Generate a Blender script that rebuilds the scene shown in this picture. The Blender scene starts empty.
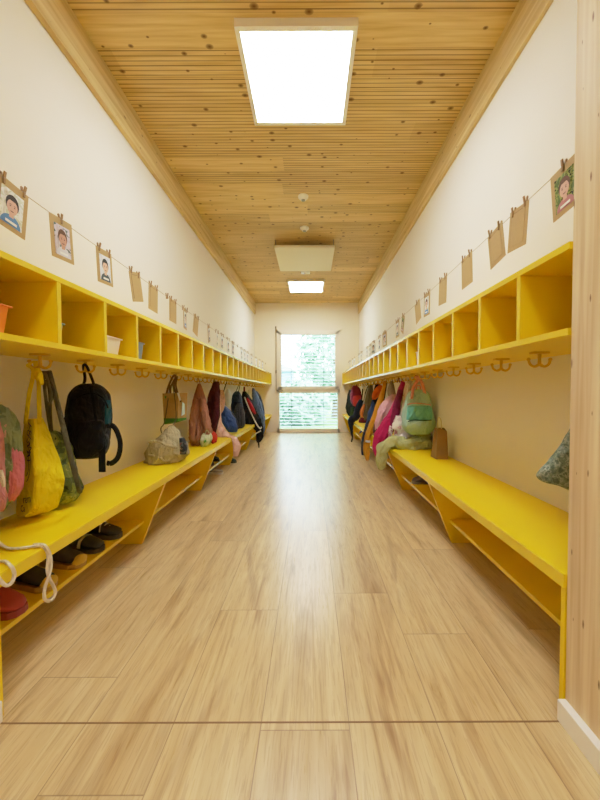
import bpy, bmesh, math, random
from mathutils import Vector, Matrix, Euler, noise
from mathutils.bvhtree import BVHTree
PI = math.pi
sc = bpy.context.scene
C = sc.collection
random.seed(7)

# ------------------------------------------------------------------ camera
F = 332.4
PITCH, ROLL = 0.0261, -0.0036
CX = 310.9                     # the vanishing point's column: the lens is shifted, not turned
CAMZ = 0.87
cam = bpy.data.cameras.new('camera'); co = bpy.data.objects.new('camera', cam); C.objects.link(co)
cam.sensor_fit = 'VERTICAL'; cam.sensor_height = 36.0; cam.lens = 36.0*F/800
cam.shift_x = -(CX-300)/800
cam.clip_start = 0.02; cam.clip_end = 200
co.location = (0, 0, CAMZ); 
sc.camera = co
RM = Euler((PI/2-PITCH, 0, 0)).to_matrix() @ Matrix.Rotation(ROLL, 3, 'Z')
co.rotation_euler = RM.to_euler()
def U(px, py, D):
    "a point seen at photo position px,py that stands D metres down the corridor"
    d = RM @ Vector(((px-CX)/F, (400-py)/F, -1.0))
    return Vector((0, 0, CAMZ)) + d*(D/d.y)
def DX(px, x, z):
    'depth at which a point of lateral x and height z shows at photo column px'
    lo, hi = 0.3, 9.0
    for _ in range(50):
        m = (lo+hi)/2; q = RM.transposed() @ Vector((x, m, z-CAMZ)); c = CX+F*q.x/(-q.z)
        if abs(c-CX) > abs(px-CX): lo = m
        else: hi = m
    return m
def S(D): return D/F          # metres per photo pixel at depth D

# room numbers
XL, XR = -1.185, 1.02         # side walls
FL, FR = -0.832, 0.665        # front planes of benches and shelves
Y0, Y1 = 0.8605, 7.045
ZC = 2.73
ZSB, ZST = 1.0127, 1.252       # cubby shelf bottom / top
ZB = 0.386                    # seat top
ZL = 0.137                    # shoe shelf top
PITCHC = (Y1-0.8605)/25.0

# ------------------------------------------------------------------ object helpers
BASE = {}
def tag(o, label=None, cat=None, group=None, kind=None):
    if label: o['label'] = label
    if cat: o['category'] = cat
    if group: o['group'] = group
    if kind: o['kind'] = kind
    return o
def thing(name, loc, label, cat, group=None, rotz=0.0):
    o = bpy.data.objects.new(name, None); C.objects.link(o)
    o.empty_display_size = 0.05
    o.location = loc; o.rotation_euler = (0, 0, rotz)
    BASE[o.name] = Vector(loc)
    return tag(o, label, cat, group)
def obj(name, vs, fs, mats, parent=None, local=False, smooth=True, midx=None, origin=None, sub=0):
    me = bpy.data.meshes.new(name)
    off = Vector((0, 0, 0))
    if CLEAR and not local: vs = [clear(v) for v in vs]
    if not local:
        if parent is not None: off = BASE.get(parent.name, Vector((0, 0, 0)))
        elif origin is not None: off = Vector(origin)
    me.from_pydata([tuple(Vector(v)-off) for v in vs], [], [tuple(f) for f in fs])
    if not isinstance(mats, (list, tuple)): mats = [mats]
    for m in mats: me.materials.append(m)
    if midx:
        for p, i in zip(me.polygons, midx): p.material_index = i
    if smooth:
        for p in me.polygons: p.use_smooth = True
    me.update()
    o = bpy.data.objects.new(name, me); C.objects.link(o)
    if parent is not None:
        o.parent = parent
        BASE[o.name] = off
    elif not local:
        o.location = off
        BASE[o.name] = off
    else:
        BASE[o.name] = Vector((0, 0, 0))
    if sub:
        s = o.modifiers.new('sub', 'SUBSURF'); s.levels = sub; s.render_levels = sub
    return o
CLEAR = False
def clear(v):
    "keep soft things outside the walls and the benches"
    v = Vector(v)
    v.x = min(max(v.x, XL+0.003), XR-0.003)
    d = max(FL-v.x, v.x-FR)               # how far in over the bench
    m = 0.016 if d < 0.07 else 0.002
    if v.y > Y0 and v.z < ZB+m and d > -0.016:
        if ZB+m-v.z < d+0.016: v.z = ZB+m
        elif v.x < 0: v.x = FL+0.016
        else: v.x = FR-0.016
    return v
class G:
    "collects geometry"
    def __init__(s): s.v = []; s.f = []; s.m = []
    def add(s, vs, fs, m=0):
        b = len(s.v); s.v += [Vector(v) for v in vs]
        for f in fs: s.f.append([b+i for i in f]); s.m.append(m)
        return s
    def box(s, lo, hi, bev=0.0, m=0):
        bm = bmesh.new(); bmesh.ops.create_cube(bm, size=1.0)
        lo, hi = Vector(lo), Vector(hi)
        for v in bm.verts:
            v.co = Vector([(lo[i]+hi[i])/2 + v.co[i]*(hi[i]-lo[i]) for i in range(3)])
        if bev: bmesh.ops.bevel(bm, geom=bm.edges[:], offset=bev, segments=2, affect='EDGES', profile=0.6)
        return s.take(bm, m)
    def take(s, bm, m=0):
        bm.verts.index_update()
        s.add([v.co.copy() for v in bm.verts], [[v.index for v in f.verts] for f in bm.faces], m)
        bm.free(); return s
    def prism(s, poly, axis, a, b, m=0):
        "poly: 2D points of the cross section; axis 1: (x,z) swept in y; axis 0: (y,z) swept in x; axis 2: (x,y) swept in z"
        n = len(poly)
        def p(q, t): return {0: (t, q[0], q[1]), 1: (q[0], t, q[1]), 2: (q[0], q[1], t)}[axis]
        vs = [p(q, a) for q in poly] + [p(q, b) for q in poly]
        fs = [list(range(n))[::-1], list(range(n, 2*n))] + [[i, (i+1) % n, n+(i+1) % n, n+i] for i in range(n)]
        bm = bmesh.new(); vv = [bm.verts.new(v) for v in vs]
        for f in fs: bm.faces.new([vv[i] for i in f])
        bmesh.ops.recalc_face_normals(bm, faces=bm.faces[:])
        return s.take(bm, m)
    def tube(s, pts, r, n=10, flat=None, side=None, m=0, smoothn=6, amp=0.0, seed=0):
        "r: radius or list per point; flat: thickness radius for a strap whose wide direction is `side`"
        pts = [Vector(p) for p in pts]
        rs = r if isinstance(r, (list, tuple)) else [r]*len(pts)
        P, R = spline(pts, rs, smoothn)
        up = Vector(side) if side else None
        rings = []; prev = None
        for i, p in enumerate(P):
            t = (P[min(i+1, len(P)-1)]-P[max(i-1, 0)])
            t = t.normalized() if t.length > 1e-9 else Vector((0, 0, 1))
            if up is not None: a = (up - t*up.dot(t))
            else:
                a = prev - t*prev.dot(t) if prev is not None else t.orthogonal()
            a = a.normalized() if a.length > 1e-6 else t.orthogonal().normalized()
            prev = a
            b = t.cross(a)
            q = flat if flat else None
            ring = []
            for k in range(n):
                th = 2*PI*k/n
                ra = R[i]; rb = q if q else R[i]
                w = 1.0
                if amp: w += amp*noise.noise(Vector((math.cos(th)*1.3+seed, math.sin(th)*1.3, i*0.35/max(1, smoothn/4))))
                ring.append(p + a*(ra*w*math.cos(th)) + b*(rb*w*math.sin(th)))
            rings.append(ring)
        return s.loft(rings, m)
    def loft(s, rings, m=0, caps=True):
        n = len(rings[0]); vs = [v for r in rings for v in r]
        fs = []
        for i in range(len(rings)-1):
            for k in range(n):
                fs.append([i*n+k, i*n+(k+1) % n, (i+1)*n+(k+1) % n, (i+1)*n+k])
        if caps:
            ca = sum(rings[0], Vector())/n; cb = sum(rings[-1], Vector())/n
            vs += [ca, cb]; ia, ib = len(vs)-2, len(vs)-1
            L = (len(rings)-1)*n
            for k in range(n):
                fs.append([ia, (k+1) % n, k]); fs.append([ib, L+k, L+(k+1) % n])
        bm = bmesh.new(); vv = [bm.verts.new(v) for v in vs]
        for f in fs:
            try: bm.faces.new([vv[i] for i in f])
            except ValueError: pass
        bmesh.ops.recalc_face_normals(bm, faces=bm.faces[:])
        return s.take(bm, m)
    def ball(s, c, r, m=0, u=12, w=8, sq=(1, 1, 1)):
        bm = bmesh.new(); bmesh.ops.create_uvsphere(bm, u_segments=u, v_segments=w, radius=1)
        for v in bm.verts: v.co = Vector(c) + Vector((v.co.x*r*sq[0], v.co.y*r*sq[1], v.co.z*r*sq[2]))
        return s.take(bm, m)
    def disc(s, c, ax, r0, r1, h, n=24, m=0):
        "a cylinder or cone from c along axis ax (2=z)"
        c = Vector(c); rings = []
        for t, r in ((0, r0), (h, r1)):
            ring = []
            for k in range(n):
                a = 2*PI*k/n; q = [0, 0, 0]; o = [i for i in range(3) if i != ax]
                q[o[0]] = r*math.cos(a); q[o[1]] = r*math.sin(a); q[ax] = t
                ring.append(c+Vector(q))
            rings.append(ring)
        return s.loft(rings, m)
    def build(s, name, mats, parent=None, **k):
        return obj(name, s.v, s.f, mats, parent, midx=s.m, **k)
def spline(pts, rs, n):
    P, R = [], []
    if len(pts) < 3:
        for i in range(n+1):
            t = i/n; P.append(pts[0].lerp(pts[-1], t)); R.append(rs[0]+(rs[-1]-rs[0])*t)
        return P, R
    for i in range(len(pts)-1):
        p0, p1, p2, p3 = pts[max(i-1, 0)], pts[i], pts[i+1], pts[min(i+2, len(pts)-1)]
        r0, r1, r2, r3 = rs[max(i-1, 0)], rs[i], rs[i+1], rs[min(i+2, len(rs)-1)]
        for j in range(n + (1 if i == len(pts)-2 else 0)):
            t = j/n; t2, t3 = t*t, t*t*t
            f = lambda a, b, c, d: 0.5*((2*b)+(c-a)*t+(2*a-5*b+4*c-d)*t2+(3*b-a-3*c+d)*t3)
            P.append(Vector([f(p0[k], p1[k], p2[k], p3[k]) for k in range(3)]))
            R.append(max(0.0005, f(r0, r1, r2, r3)))
    return P, R
def form(rings, n=48, folds=0, famp=0.0, lump=0.0, e=2.0, seed=0, per=5, lim=None, grow=True, hem=0.0):
    """a soft hanging or lying body: rings = (centre, rx, ry); folds: pleats running down; e: superellipse power"""
    pts = [Vector((r[0][0], r[0][1], r[0][2])) for r in rings]
    P, RX = spline(pts, [r[1] for r in rings], per)
    _, RY = spline(pts, [r[2] for r in rings], per)
    rnd = random.Random(seed)
    ph = [rnd.uniform(0, 6.28) for _ in range(4)]
    out = []
    N = len(P)
    for i, p in enumerate(P):
        t = i/(N-1); ring = []
        for k in range(n):
            th = 2*PI*k/n
            c, s_ = math.cos(th), math.sin(th)
            cc = math.copysign(abs(c)**(2/e), c); ss = math.copysign(abs(s_)**(2/e), s_)
            w = 1.0
            if folds:
                a = famp*(min(1, 0.25+1.1*t) if grow else 1)
                u1 = folds*th+ph[0]+1.2*math.sin(t*3+ph[1]); u2 = (folds*1.7+0.31)//1*th+ph[2]+t*2.0
                w += a*(0.75*(1-1.9*abs(math.cos(u1/2))) + 0.3*math.sin(u2)) if folds % 2 == 0 else a*(0.75*(1-1.9*abs(math.sin(u1))**0.7) + 0.3*math.sin(u2))
            q = Vector((cc*RX[i]*w, ss*RY[i]*w, 0))
            if lump:
                d = noise.noise(Vector((p.x+q.x, p.y+q.y, p.z))*14+Vector((seed*3.1, 0, 0)))
                d2 = noise.noise(Vector((p.x+q.x, p.y+q.y, p.z))*32+Vector((0, seed*1.7, 0)))
                q *= 1+lump*(d+0.5*d2)
            v = p+q
            if lump: v.z += lump*0.12*noise.noise(v*18+Vector((seed, 1, 2)))*0.25
            if lim:
                v.x = min(max(v.x, lim[0]), lim[1])
                if len(lim) > 2: v.z = max(v.z, lim[2])
            if hem and t > 0.7: v.z += hem*((t-0.7)/0.3)*(math.sin(3*th+ph[0])*0.6+math.sin(5*th+ph[1])*0.4)
            ring.append(v)
        out.append(ring)
    return G().loft(out)
def rows(D, rr, ry, slope=0.0):
    "silhouette rows (photo y, left x, right x) at depth D -> rings; ry = half depth or list"
    out = []
    for i, (py, a, b) in enumerate(rr):
        d = D + slope*i
        l, r = U(a, py, d), U(b, py, d)
        y = ry[i] if isinstance(ry, (list, tuple)) else ry*min(1, 0.35+0.65*min(1, (i+0.4)/2))*(1 if i < len(rr)-1 else 0.6)
        out.append(((l+r)/2, abs(r.x-l.x)/2, y))
    return out

# ------------------------------------------------------------------ materials
def lin(r, g=None, b=None):
    if g is None: r, g, b = r
    f = lambda u: (u/255/12.92 if u/255 <= 0.04045 else ((u/255+0.055)/1.055)**2.4)
    return (f(r), f(g), f(b), 1.0)
def nodes(name):
    m = bpy.data.materials.new(name); m.use_nodes = True
    nt = m.node_tree; b = nt.nodes['Principled BSDF']
    return m, nt, b
def N(nt, t, **k):
    n = nt.nodes.new(t)
    for a, v in k.items():
        if a.startswith('i_'): n.inputs[a[2:].replace('_', ' ')].default_value = v
        elif a.startswith('n_'): n.inputs[int(a[2:])].default_value = v
        else: setattr(n, a, v)
    return n
def L(nt, a, b): nt.links.new(a, b)
def math_(nt, op, a, b=None, c=None, clamp=False):
    n = nt.nodes.new('ShaderNodeMath'); n.operation = op; n.use_clamp = clamp
    for i, x in enumerate((a, b, c)):
        if x is None: continue
        if isinstance(x, (int, float)): n.inputs[i].default_value = x
        else: L(nt, x, n.inputs[i])
    return n.outputs[0]
def mixc(nt, fac, a, b, blend='MIX'):
    n = nt.nodes.new('ShaderNodeMix'); n.data_type = 'RGBA'; n.blend_type = blend
    for i, x in ((0, fac), (6, a), (7, b)):
        if isinstance(x, (int, float)): n.inputs[i].default_value = x
        elif isinstance(x, tuple): n.inputs[i].default_value = x
        else: L(nt, x, n.inputs[i])
    return n.outputs[2]
def coords(nt, scale=(1, 1, 1), kind='Object'):
    t = nt.nodes.new('ShaderNodeTexCoord'); mp = nt.nodes.new('ShaderNodeMapping')
    mp.inputs['Scale'].default_value = scale
    L(nt, t.outputs[kind], mp.inputs['Vector']); return mp.outputs[0]
def ramp(nt, fac, stops, interp='LINEAR'):
    r = nt.nodes.new('ShaderNodeValToRGB'); r.color_ramp.interpolation = interp
    el = r.color_ramp.elements
    while len(el) < len(stops): el.new(0.5)
    for e, (p, c) in zip(el, stops): e.position = p; e.color = c
    L(nt, fac, r.inputs[0]); return r.outputs[0]
def bump(nt, b, h, dist=0.002, strength=0.5):
    n = nt.nodes.new('ShaderNodeBump'); n.inputs['Distance'].default_value = dist; n.inputs['Strength'].default_value = strength
    L(nt, h, n.inputs['Height']); L(nt, n.outputs[0], b.inputs['Normal'])
def scl(c, k): return (min(1, c[0]*k), min(1, c[1]*k), min(1, c[2]*k), 1)
def plain(name, col, rough=0.5, var=0.06, scale=8, bmp=0.0, spec=0.5, metal=0.0, bscale=120):
    m, nt, b = nodes(name); c = lin(col)
    v = coords(nt)
    n = N(nt, 'ShaderNodeTexNoise', i_Scale=scale, i_Detail=3); L(nt, v, n.inputs['Vector'])
    L(nt, mixc(nt, n.outputs[0], scl(c, 1-var), scl(c, 1+var)), b.inputs['Base Color'])
    b.inputs['Roughness'].default_value = rough; b.inputs['Specular IOR Level'].default_value = spec
    b.inputs['Metallic'].default_value = metal
    if bmp:
        n2 = N(nt, 'ShaderNodeTexNoise', i_Scale=bscale, i_Detail=2); L(nt, v, n2.inputs['Vector'])
        bump(nt, b, n2.outputs[0], 0.003, bmp)
    return m
def wrinkle(m, fine=70, coarse=13, k=1.0):
    "creases: ridged noise at two sizes, wired to the bump"
    nt = m.node_tree; b = nt.nodes['Principled BSDF']; v = coords(nt, (1, 1, 0.62))
    c1 = N(nt, 'ShaderNodeTexNoise', i_Scale=coarse, i_Detail=2, i_Distortion=1.1); L(nt, v, c1.inputs['Vector'])
    c2 = N(nt, 'ShaderNodeTexNoise', i_Scale=coarse*2.6, i_Detail=2, i_Distortion=0.8); L(nt, v, c2.inputs['Vector'])
    f = N(nt, 'ShaderNodeTexNoise', i_Scale=fine*3); L(nt, v, f.inputs['Vector'])
    h = math_(nt, 'MULTIPLY_ADD', c1.outputs[0], 1.0, math_(nt, 'MULTIPLY_ADD', c2.outputs[0], 0.4, math_(nt, 'MULTIPLY', f.outputs[0], 0.03)))
    bump(nt, b, h, 0.05*k, 0.8)
    return m
def fabric(name, col, var=0.25, scale=18, rough=0.85, bmp=0.35, wr=1.0):
    m = plain(name, col, rough, var, scale, 0, 0.2)
    if wr: wrinkle(m, k=wr)
    return m
def spotted(name, stops, scale=16, rough=0.8, detail=3):
    "blotchy print: stops of a noise ramp, hard edged"
    m, nt, b = nodes(name); v = coords(nt)
    n = N(nt, 'ShaderNodeTexNoise', i_Scale=scale, i_Detail=detail, i_Distortion=0.6); L(nt, v, n.inputs['Vector'])
    L(nt, ramp(nt, n.outputs[0], [(p, lin(c)) for p, c in stops], 'CONSTANT'), b.inputs['Base Color'])
    b.inputs['Roughness'].default_value = rough; b.inputs['Specular IOR Level'].default_value = 0.25
    return wrinkle(m)
def emit(name, col, s):
    m, nt, b = nodes(name)
    b.inputs['Base Color'].default_value = (0.9, 0.9, 0.9, 1)
    b.inputs['Emission Color'].default_value = col; b.inputs['Emission Strength'].default_value = s
    return m
def m_yellow():
    m, nt, b = nodes('yellow_laminate'); v = coords(nt)
    n = N(nt, 'ShaderNodeTexNoise', i_Scale=2.5, i_Detail=3); L(nt, v, n.inputs['Vector'])
    L(nt, mixc(nt, n.outputs[0], lin(240, 203, 4), lin(245, 210, 8)), b.inputs['Base Color'])
    b.inputs['Roughness'].default_value = 0.42; b.inputs['Specular IOR Level'].default_value = 0.45
    n2 = N(nt, 'ShaderNodeTexNoise', i_Scale=260); L(nt, v, n2.inputs['Vector']); bump(nt, b, n2.outputs[0], 0.001, 0.12)
    return m
def m_edge():
    m = plain('pale_yellow_edge', (238, 206, 36), 0.25, 0.04, 5); return m
def m_ceiling():
    m, nt, b = nodes('grooved_spruce_ceiling')
    t = nt.nodes.new('ShaderNodeTexCoord'); sp = nt.nodes.new('ShaderNodeSeparateXYZ'); L(nt, t.outputs['Object'], sp.inputs[0])
    x, y = sp.outputs[0], sp.outputs[1]
    row = math_(nt, 'FLOOR', math_(nt, 'DIVIDE', y, 0.168))
    wn = N(nt, 'ShaderNodeTexWhiteNoise', noise_dimensions='1D'); L(nt, row, wn.inputs['W'])
    seg = math_(nt, 'FLOOR', math_(nt, 'ADD', math_(nt, 'DIVIDE', x, 1.45), math_(nt, 'MULTIPLY', wn.outputs[0], 7.3)))
    cb = nt.nodes.new('ShaderNodeCombineXYZ'); L(nt, row, cb.inputs[0]); L(nt, seg, cb.inputs[1])
    w2 = N(nt, 'ShaderNodeTexWhiteNoise', noise_dimensions='3D'); L(nt, cb.outputs[0], w2.inputs['Vector'])
    grooved = math_(nt, 'LESS_THAN', w2.outputs[0], 0.80)
    fr = math_(nt, 'FRACT', math_(nt, 'DIVIDE', y, 0.028))
    gr = math_(nt, 'LESS_THAN', math_(nt, 'ABSOLUTE', math_(nt, 'SUBTRACT', fr, 0.5)), 0.115)
    seam = math_(nt, 'LESS_THAN', math_(nt, 'FRACT', math_(nt, 'DIVIDE', y, 0.168)), 0.014)
    # ragged groove strength along the board
    mp = coords(nt, (1.2, 30, 1)); nz = N(nt, 'ShaderNodeTexNoise', i_Scale=1.0, i_Detail=1); L(nt, mp, nz.inputs['Vector'])
    g = math_(nt, 'MULTIPLY', math_(nt, 'MULTIPLY', gr, grooved), math_(nt, 'MULTIPLY_ADD', nz.outputs[0], 0.8, 0.35), clamp=True)
    g = math_(nt, 'MAXIMUM', g, math_(nt, 'MULTIPLY', seam, 0.35))
    gm = coords(nt, (2.2, 45, 20)); gn = N(nt, 'ShaderNodeTexNoise', i_Scale=1.0, i_Detail=6, i_Distortion=0.4); L(nt, gm, gn.inputs['Vector'])
    base = ramp(nt, gn.outputs[0], [(0.3, lin(206, 174, 108)), (0.55, lin(230, 202, 138)), (0.75, lin(240, 216, 156))])
    tint = mixc(nt, w2.outputs[0], lin(222, 205, 180), lin(255, 250, 238))
    base = mixc(nt, 0.55, base, tint, 'MULTIPLY')
    # knots
    vm = coords(nt, (7.5, 10.5, 1)); vo = N(nt, 'ShaderNodeTexVoronoi', voronoi_dimensions='2D', i_Scale=1.0); L(nt, vm, vo.inputs['Vector'])
    vs = nt.nodes.new('ShaderNodeSeparateColor'); L(nt, vo.outputs['Color'], vs.inputs[0])
    size = math_(nt, 'MULTIPLY', math_(nt, 'SUBTRACT', vs.outputs[0], 0.4, clamp=True), 0.3)
    kn = math_(nt, 'SUBTRACT', 1.0, math_(nt, 'DIVIDE', vo.outputs['Distance'], math_(nt, 'ADD', size, 0.0005)), clamp=True)
    kn = math_(nt, 'MULTIPLY', math_(nt, 'POWER', kn, 0.45), math_(nt, 'GREATER_THAN', vs.outputs[0], 0.5))
    base = mixc(nt, kn, base, lin(96, 54, 20))
    base = mixc(nt, math_(nt, 'MULTIPLY', g, 0.85), base, lin(92, 56, 20))
    L(nt, base, b.inputs['Base Color'])
    b.inputs['Roughness'].default_value = 0.5; b.inputs['Specular IOR Level'].default_value = 0.3
    bump(nt, b, math_(nt, 'SUBTRACT', 1.0, g), 0.004, 0.5)
    return m
def m_wood(name, lo, hi, scale=(30, 1.5, 2.5), knots=(6, 1.6), knot_col=(120, 78, 40)):
    "spruce with the grain along the axis whose scale is smallest; knots: 2D scales over (along, up)"
    m, nt, b = nodes(name)
    gm = coords(nt, scale); gn = N(nt, 'ShaderNodeTexNoise', i_Scale=1.0, i_Detail=6, i_Distortion=0.5); L(nt, gm, gn.inputs['Vector'])
    base = ramp(nt, gn.outputs[0], [(0.3, lin(lo)), (0.7, lin(hi))])
    t = nt.nodes.new('ShaderNodeTexCoord'); sp = nt.nodes.new('ShaderNodeSeparateXYZ'); L(nt, t.outputs['Object'], sp.inputs[0])
    cb = nt.nodes.new('ShaderNodeCombineXYZ')
    L(nt, math_(nt, 'MULTIPLY', sp.outputs[1], knots[0]), cb.inputs[0]); L(nt, math_(nt, 'MULTIPLY', sp.outputs[2], knots[1]), cb.inputs[1])
    vo = N(nt, 'ShaderNodeTexVoronoi', voronoi_dimensions='2D', i_Scale=1.0); L(nt, cb.outputs[0], vo.inputs['Vector'])
    vs = nt.nodes.new('ShaderNodeSeparateColor'); L(nt, vo.outputs['Color'], vs.inputs[0])
    size = math_(nt, 'MULTIPLY', math_(nt, 'SUBTRACT', vs.outputs[0], 0.3, clamp=True), 0.11)
    kn = math_(nt, 'SUBTRACT', 1.0, math_(nt, 'DIVIDE', vo.outputs['Distance'], math_(nt, 'ADD', size, 0.0005)), clamp=True)
    kn = math_(nt, 'MULTIPLY', math_(nt, 'POWER', kn, 0.5), math_(nt, 'GREATER_THAN', vs.outputs[0], 0.35))
    L(nt, mixc(nt, kn, base, lin(knot_col)), b.inputs['Base Color'])
    b.inputs['Roughness'].default_value = 0.55; b.inputs['Specular IOR Level'].default_value = 0.3
    bump(nt, b, gn.outputs[0], 0.002, 0.15)
    return m
def m_floor():
    m, nt, b = nodes('oak_plank_floor')
    t = nt.nodes.new('ShaderNodeTexCoord'); sp = nt.nodes.new('ShaderNodeSeparateXYZ'); L(nt, t.outputs['Object'], sp.inputs[0])
    x, y = math_(nt, 'ADD', sp.outputs[0], 0.1345), sp.outputs[1]
    W, LEN = 0.23, 1.22
    row = math_(nt, 'FLOOR', math_(nt, 'DIVIDE', x, W))
    wn = N(nt, 'ShaderNodeTexWhiteNoise', noise_dimensions='1D'); L(nt, row, wn.inputs['W'])
    yy = math_(nt, 'ADD', math_(nt, 'DIVIDE', y, LEN), math_(nt, 'MULTIPLY', wn.outputs[0], 5.7))
    seg = math_(nt, 'FLOOR', yy)
    cb = nt.nodes.new('ShaderNodeCombineXYZ'); L(nt, row, cb.inputs[0]); L(nt, seg, cb.inputs[1])
    w2 = N(nt, 'ShaderNodeTexWhiteNoise', noise_dimensions='3D'); L(nt, cb.outputs[0], w2.inputs['Vector'])
    sx = math_(nt, 'LESS_THAN', math_(nt, 'FRACT', math_(nt, 'DIVIDE', x, W)), 0.011)
    sy = math_(nt, 'LESS_THAN', math_(nt, 'FRACT', yy), 0.0022)
    seam = math_(nt, 'MAXIMUM', sx, sy)
    # grain along y, shifted per plank
    sh = nt.nodes.new('ShaderNodeVectorMath'); sh.operation = 'MULTIPLY_ADD'
    L(nt, w2.outputs['Color'], sh.inputs[0]); sh.inputs[1].default_value = (7, 7, 7); L(nt, t.outputs['Object'], sh.inputs[2])
    mp = nt.nodes.new('ShaderNodeMapping'); mp.inputs['Scale'].default_value = (26, 1.8, 1); L(nt, sh.outputs[0], mp.inputs['Vector'])
    gn = N(nt, 'ShaderNodeTexNoise', i_Scale=1.0, i_Detail=6, i_Distortion=0.9, i_Roughness=0.62); L(nt, mp.outputs[0], gn.inputs['Vector'])
    mp2 = nt.nodes.new('ShaderNodeMapping'); mp2.inputs['Scale'].default_value = (8, 1.1, 1); L(nt, sh.outputs[0], mp2.inputs['Vector'])
    g2 = N(nt, 'ShaderNodeTexNoise', i_Scale=1.0, i_Detail=3, i_Distortion=1.2); L(nt, mp2.outputs[0], g2.inputs['Vector'])
    mp3 = nt.nodes.new('ShaderNodeMapping'); mp3.inputs['Scale'].default_value = (170, 9, 1); L(nt, sh.outputs[0], mp3.inputs['Vector'])
    g3 = N(nt, 'ShaderNodeTexNoise', i_Scale=1.0, i_Detail=2); L(nt, mp3.outputs[0], g3.inputs['Vector'])
    base = ramp(nt, gn.outputs[0], [(0.24, lin(158, 122, 72)), (0.43, lin(216, 188, 134)), (0.72, lin(236, 214, 166))])
    base = mixc(nt, math_(nt, 'MULTIPLY', math_(nt, 'SUBTRACT', g2.outputs[0], 0.56, clamp=True), 4.0, clamp=True), base, lin(150, 112, 62))
    base = mixc(nt, math_(nt, 'MULTIPLY', math_(nt, 'GREATER_THAN', g3.outputs[0], 0.58), 0.26), base, lin(160, 124, 76))
    base = mixc(nt, 0.5, base, mixc(nt, w2.outputs[0], lin(214, 208, 200), lin(255, 252, 246)), 'MULTIPLY')
    base = mixc(nt, math_(nt, 'MULTIPLY', seam, 0.55), base, lin(110, 78, 44))
    L(nt, base, b.inputs['Base Color'])
    b.inputs['Roughness'].default_value = 0.36; b.inputs['Specular IOR Level'].default_value = 0.7
    b.inputs['Coat Weight'].default_value = 0.45; b.inputs['Coat Roughness'].default_value = 0.3; b.inputs['Coat IOR'].default_value = 1.6
    L(nt, math_(nt, 'MULTIPLY_ADD', g3.outputs[0], 0.2, 0.21), b.inputs['Roughness'])
    bump(nt, b, math_(nt, 'SUBTRACT', math_(nt, 'ADD', math_(nt, 'MULTIPLY', g3.outputs[0], 0.5), gn.outputs[0]), math_(nt, 'MULTIPLY', seam, 1.0)), 0.0018, 0.3)
    return m
def m_glass():
    m = bpy.data.materials.new('window_glass'); m.use_nodes = True; nt = m.node_tree; nt.nodes.clear()
    o = nt.nodes.new('ShaderNodeOutputMaterial'); mx = nt.nodes.new('ShaderNodeMixShader')
    tr = nt.nodes.new('ShaderNodeBsdfTransparent'); gl = nt.nodes.new('ShaderNodeBsdfGlossy')
    tr.inputs[0].default_value = (0.93, 0.98, 0.97, 1); gl.inputs['Roughness'].default_value = 0.02
    lw = nt.nodes.new('ShaderNodeFresnel'); lw.inputs[0].default_value = 1.45
    L(nt, lw.outputs[0], mx.inputs[0]); L(nt, tr.outputs[0], mx.inputs[1]); L(nt, gl.outputs[0], mx.inputs[2])
    L(nt, mx.outputs[0], o.inputs[0]); return m
def m_band(name, stops, axis=2, rough=0.8):
    "colour bands along an object axis, stops in metres above the thing's base"
    m, nt, b = nodes(name); t = nt.nodes.new('ShaderNodeTexCoord'); sp = nt.nodes.new('ShaderNodeSeparateXYZ'); L(nt, t.outputs['Object'], sp.inputs[0])
    c = None
    n = N(nt, 'ShaderNodeTexNoise', i_Scale=40); L(nt, t.outputs['Object'], n.inputs['Vector'])
    for z, col in stops:
        cc = lin(col)
        if c is None: c = cc
        else: c = mixc(nt, math_(nt, 'GREATER_THAN', sp.outputs[axis], z), c, cc)
    c = mixc(nt, 0.18, c, mixc(nt, n.outputs[0], (0, 0, 0, 1), (1, 1, 1, 1)), 'OVERLAY')
    L(nt, c, b.inputs['Base Color']); b.inputs['Roughness'].default_value = rough; b.inputs['Specular IOR Level'].default_value = 0.25
    return m

YEL, EDGE = m_yellow(), m_edge()
WALL = plain('cream_wall_paint', (236, 230, 218), 0.9, 0.015, 1.5, 0.08, 0.2, bscale=300)
WALLE = plain('cream_end_wall_paint', (236, 226, 204), 0.9, 0.015, 1.5, 0.08, 0.2, bscale=300)
CEIL, FLOOR = m_ceiling(), m_floor()
BEAM = m_wood('spruce_beam', (196, 166, 104), (230, 208, 152), (20, 1.6, 34), (4.2, 11))
TIMBER = m_wood('pale_spruce_panel', (202, 172, 124), (236, 217, 178), (10, 46, 1.3), (21, 5.5), (112, 74, 42))
WHITE = plain('white_paint', (240, 236, 228), 0.5, 0.02)
WHITEP = plain('white_plastic', (245, 244, 240), 0.4, 0.02)
FRAMEW = plain('cream_window_frame', (238, 228, 208), 0.5, 0.03)
GREYM = plain('grey_metal', (150, 148, 142), 0.35, 0.04, metal=0.7)
SLAT = plain('silver_blind_slat', (170, 188, 196), 0.4, 0.03)
GLASS = m_glass()
KRAFT = plain('kraft_card', (180, 152, 98), 0.8, 0.06, 60, 0.15)
KRAFTD = plain('kraft_shadow_line', (120, 92, 60), 0.8, 0.06, 60)
PEG = plain('wooden_peg', (150, 116, 70), 0.7, 0.1, 60)
STRING = plain('natural_string', (176, 158, 126), 0.9, 0.1, 60)
BLACK = fabric('black_nylon', (16, 16, 18), 0.3, 10, 0.7)
HOOKM = plain('yellow_hook_enamel', (216, 172, 40), 0.35, 0.03)

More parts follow.
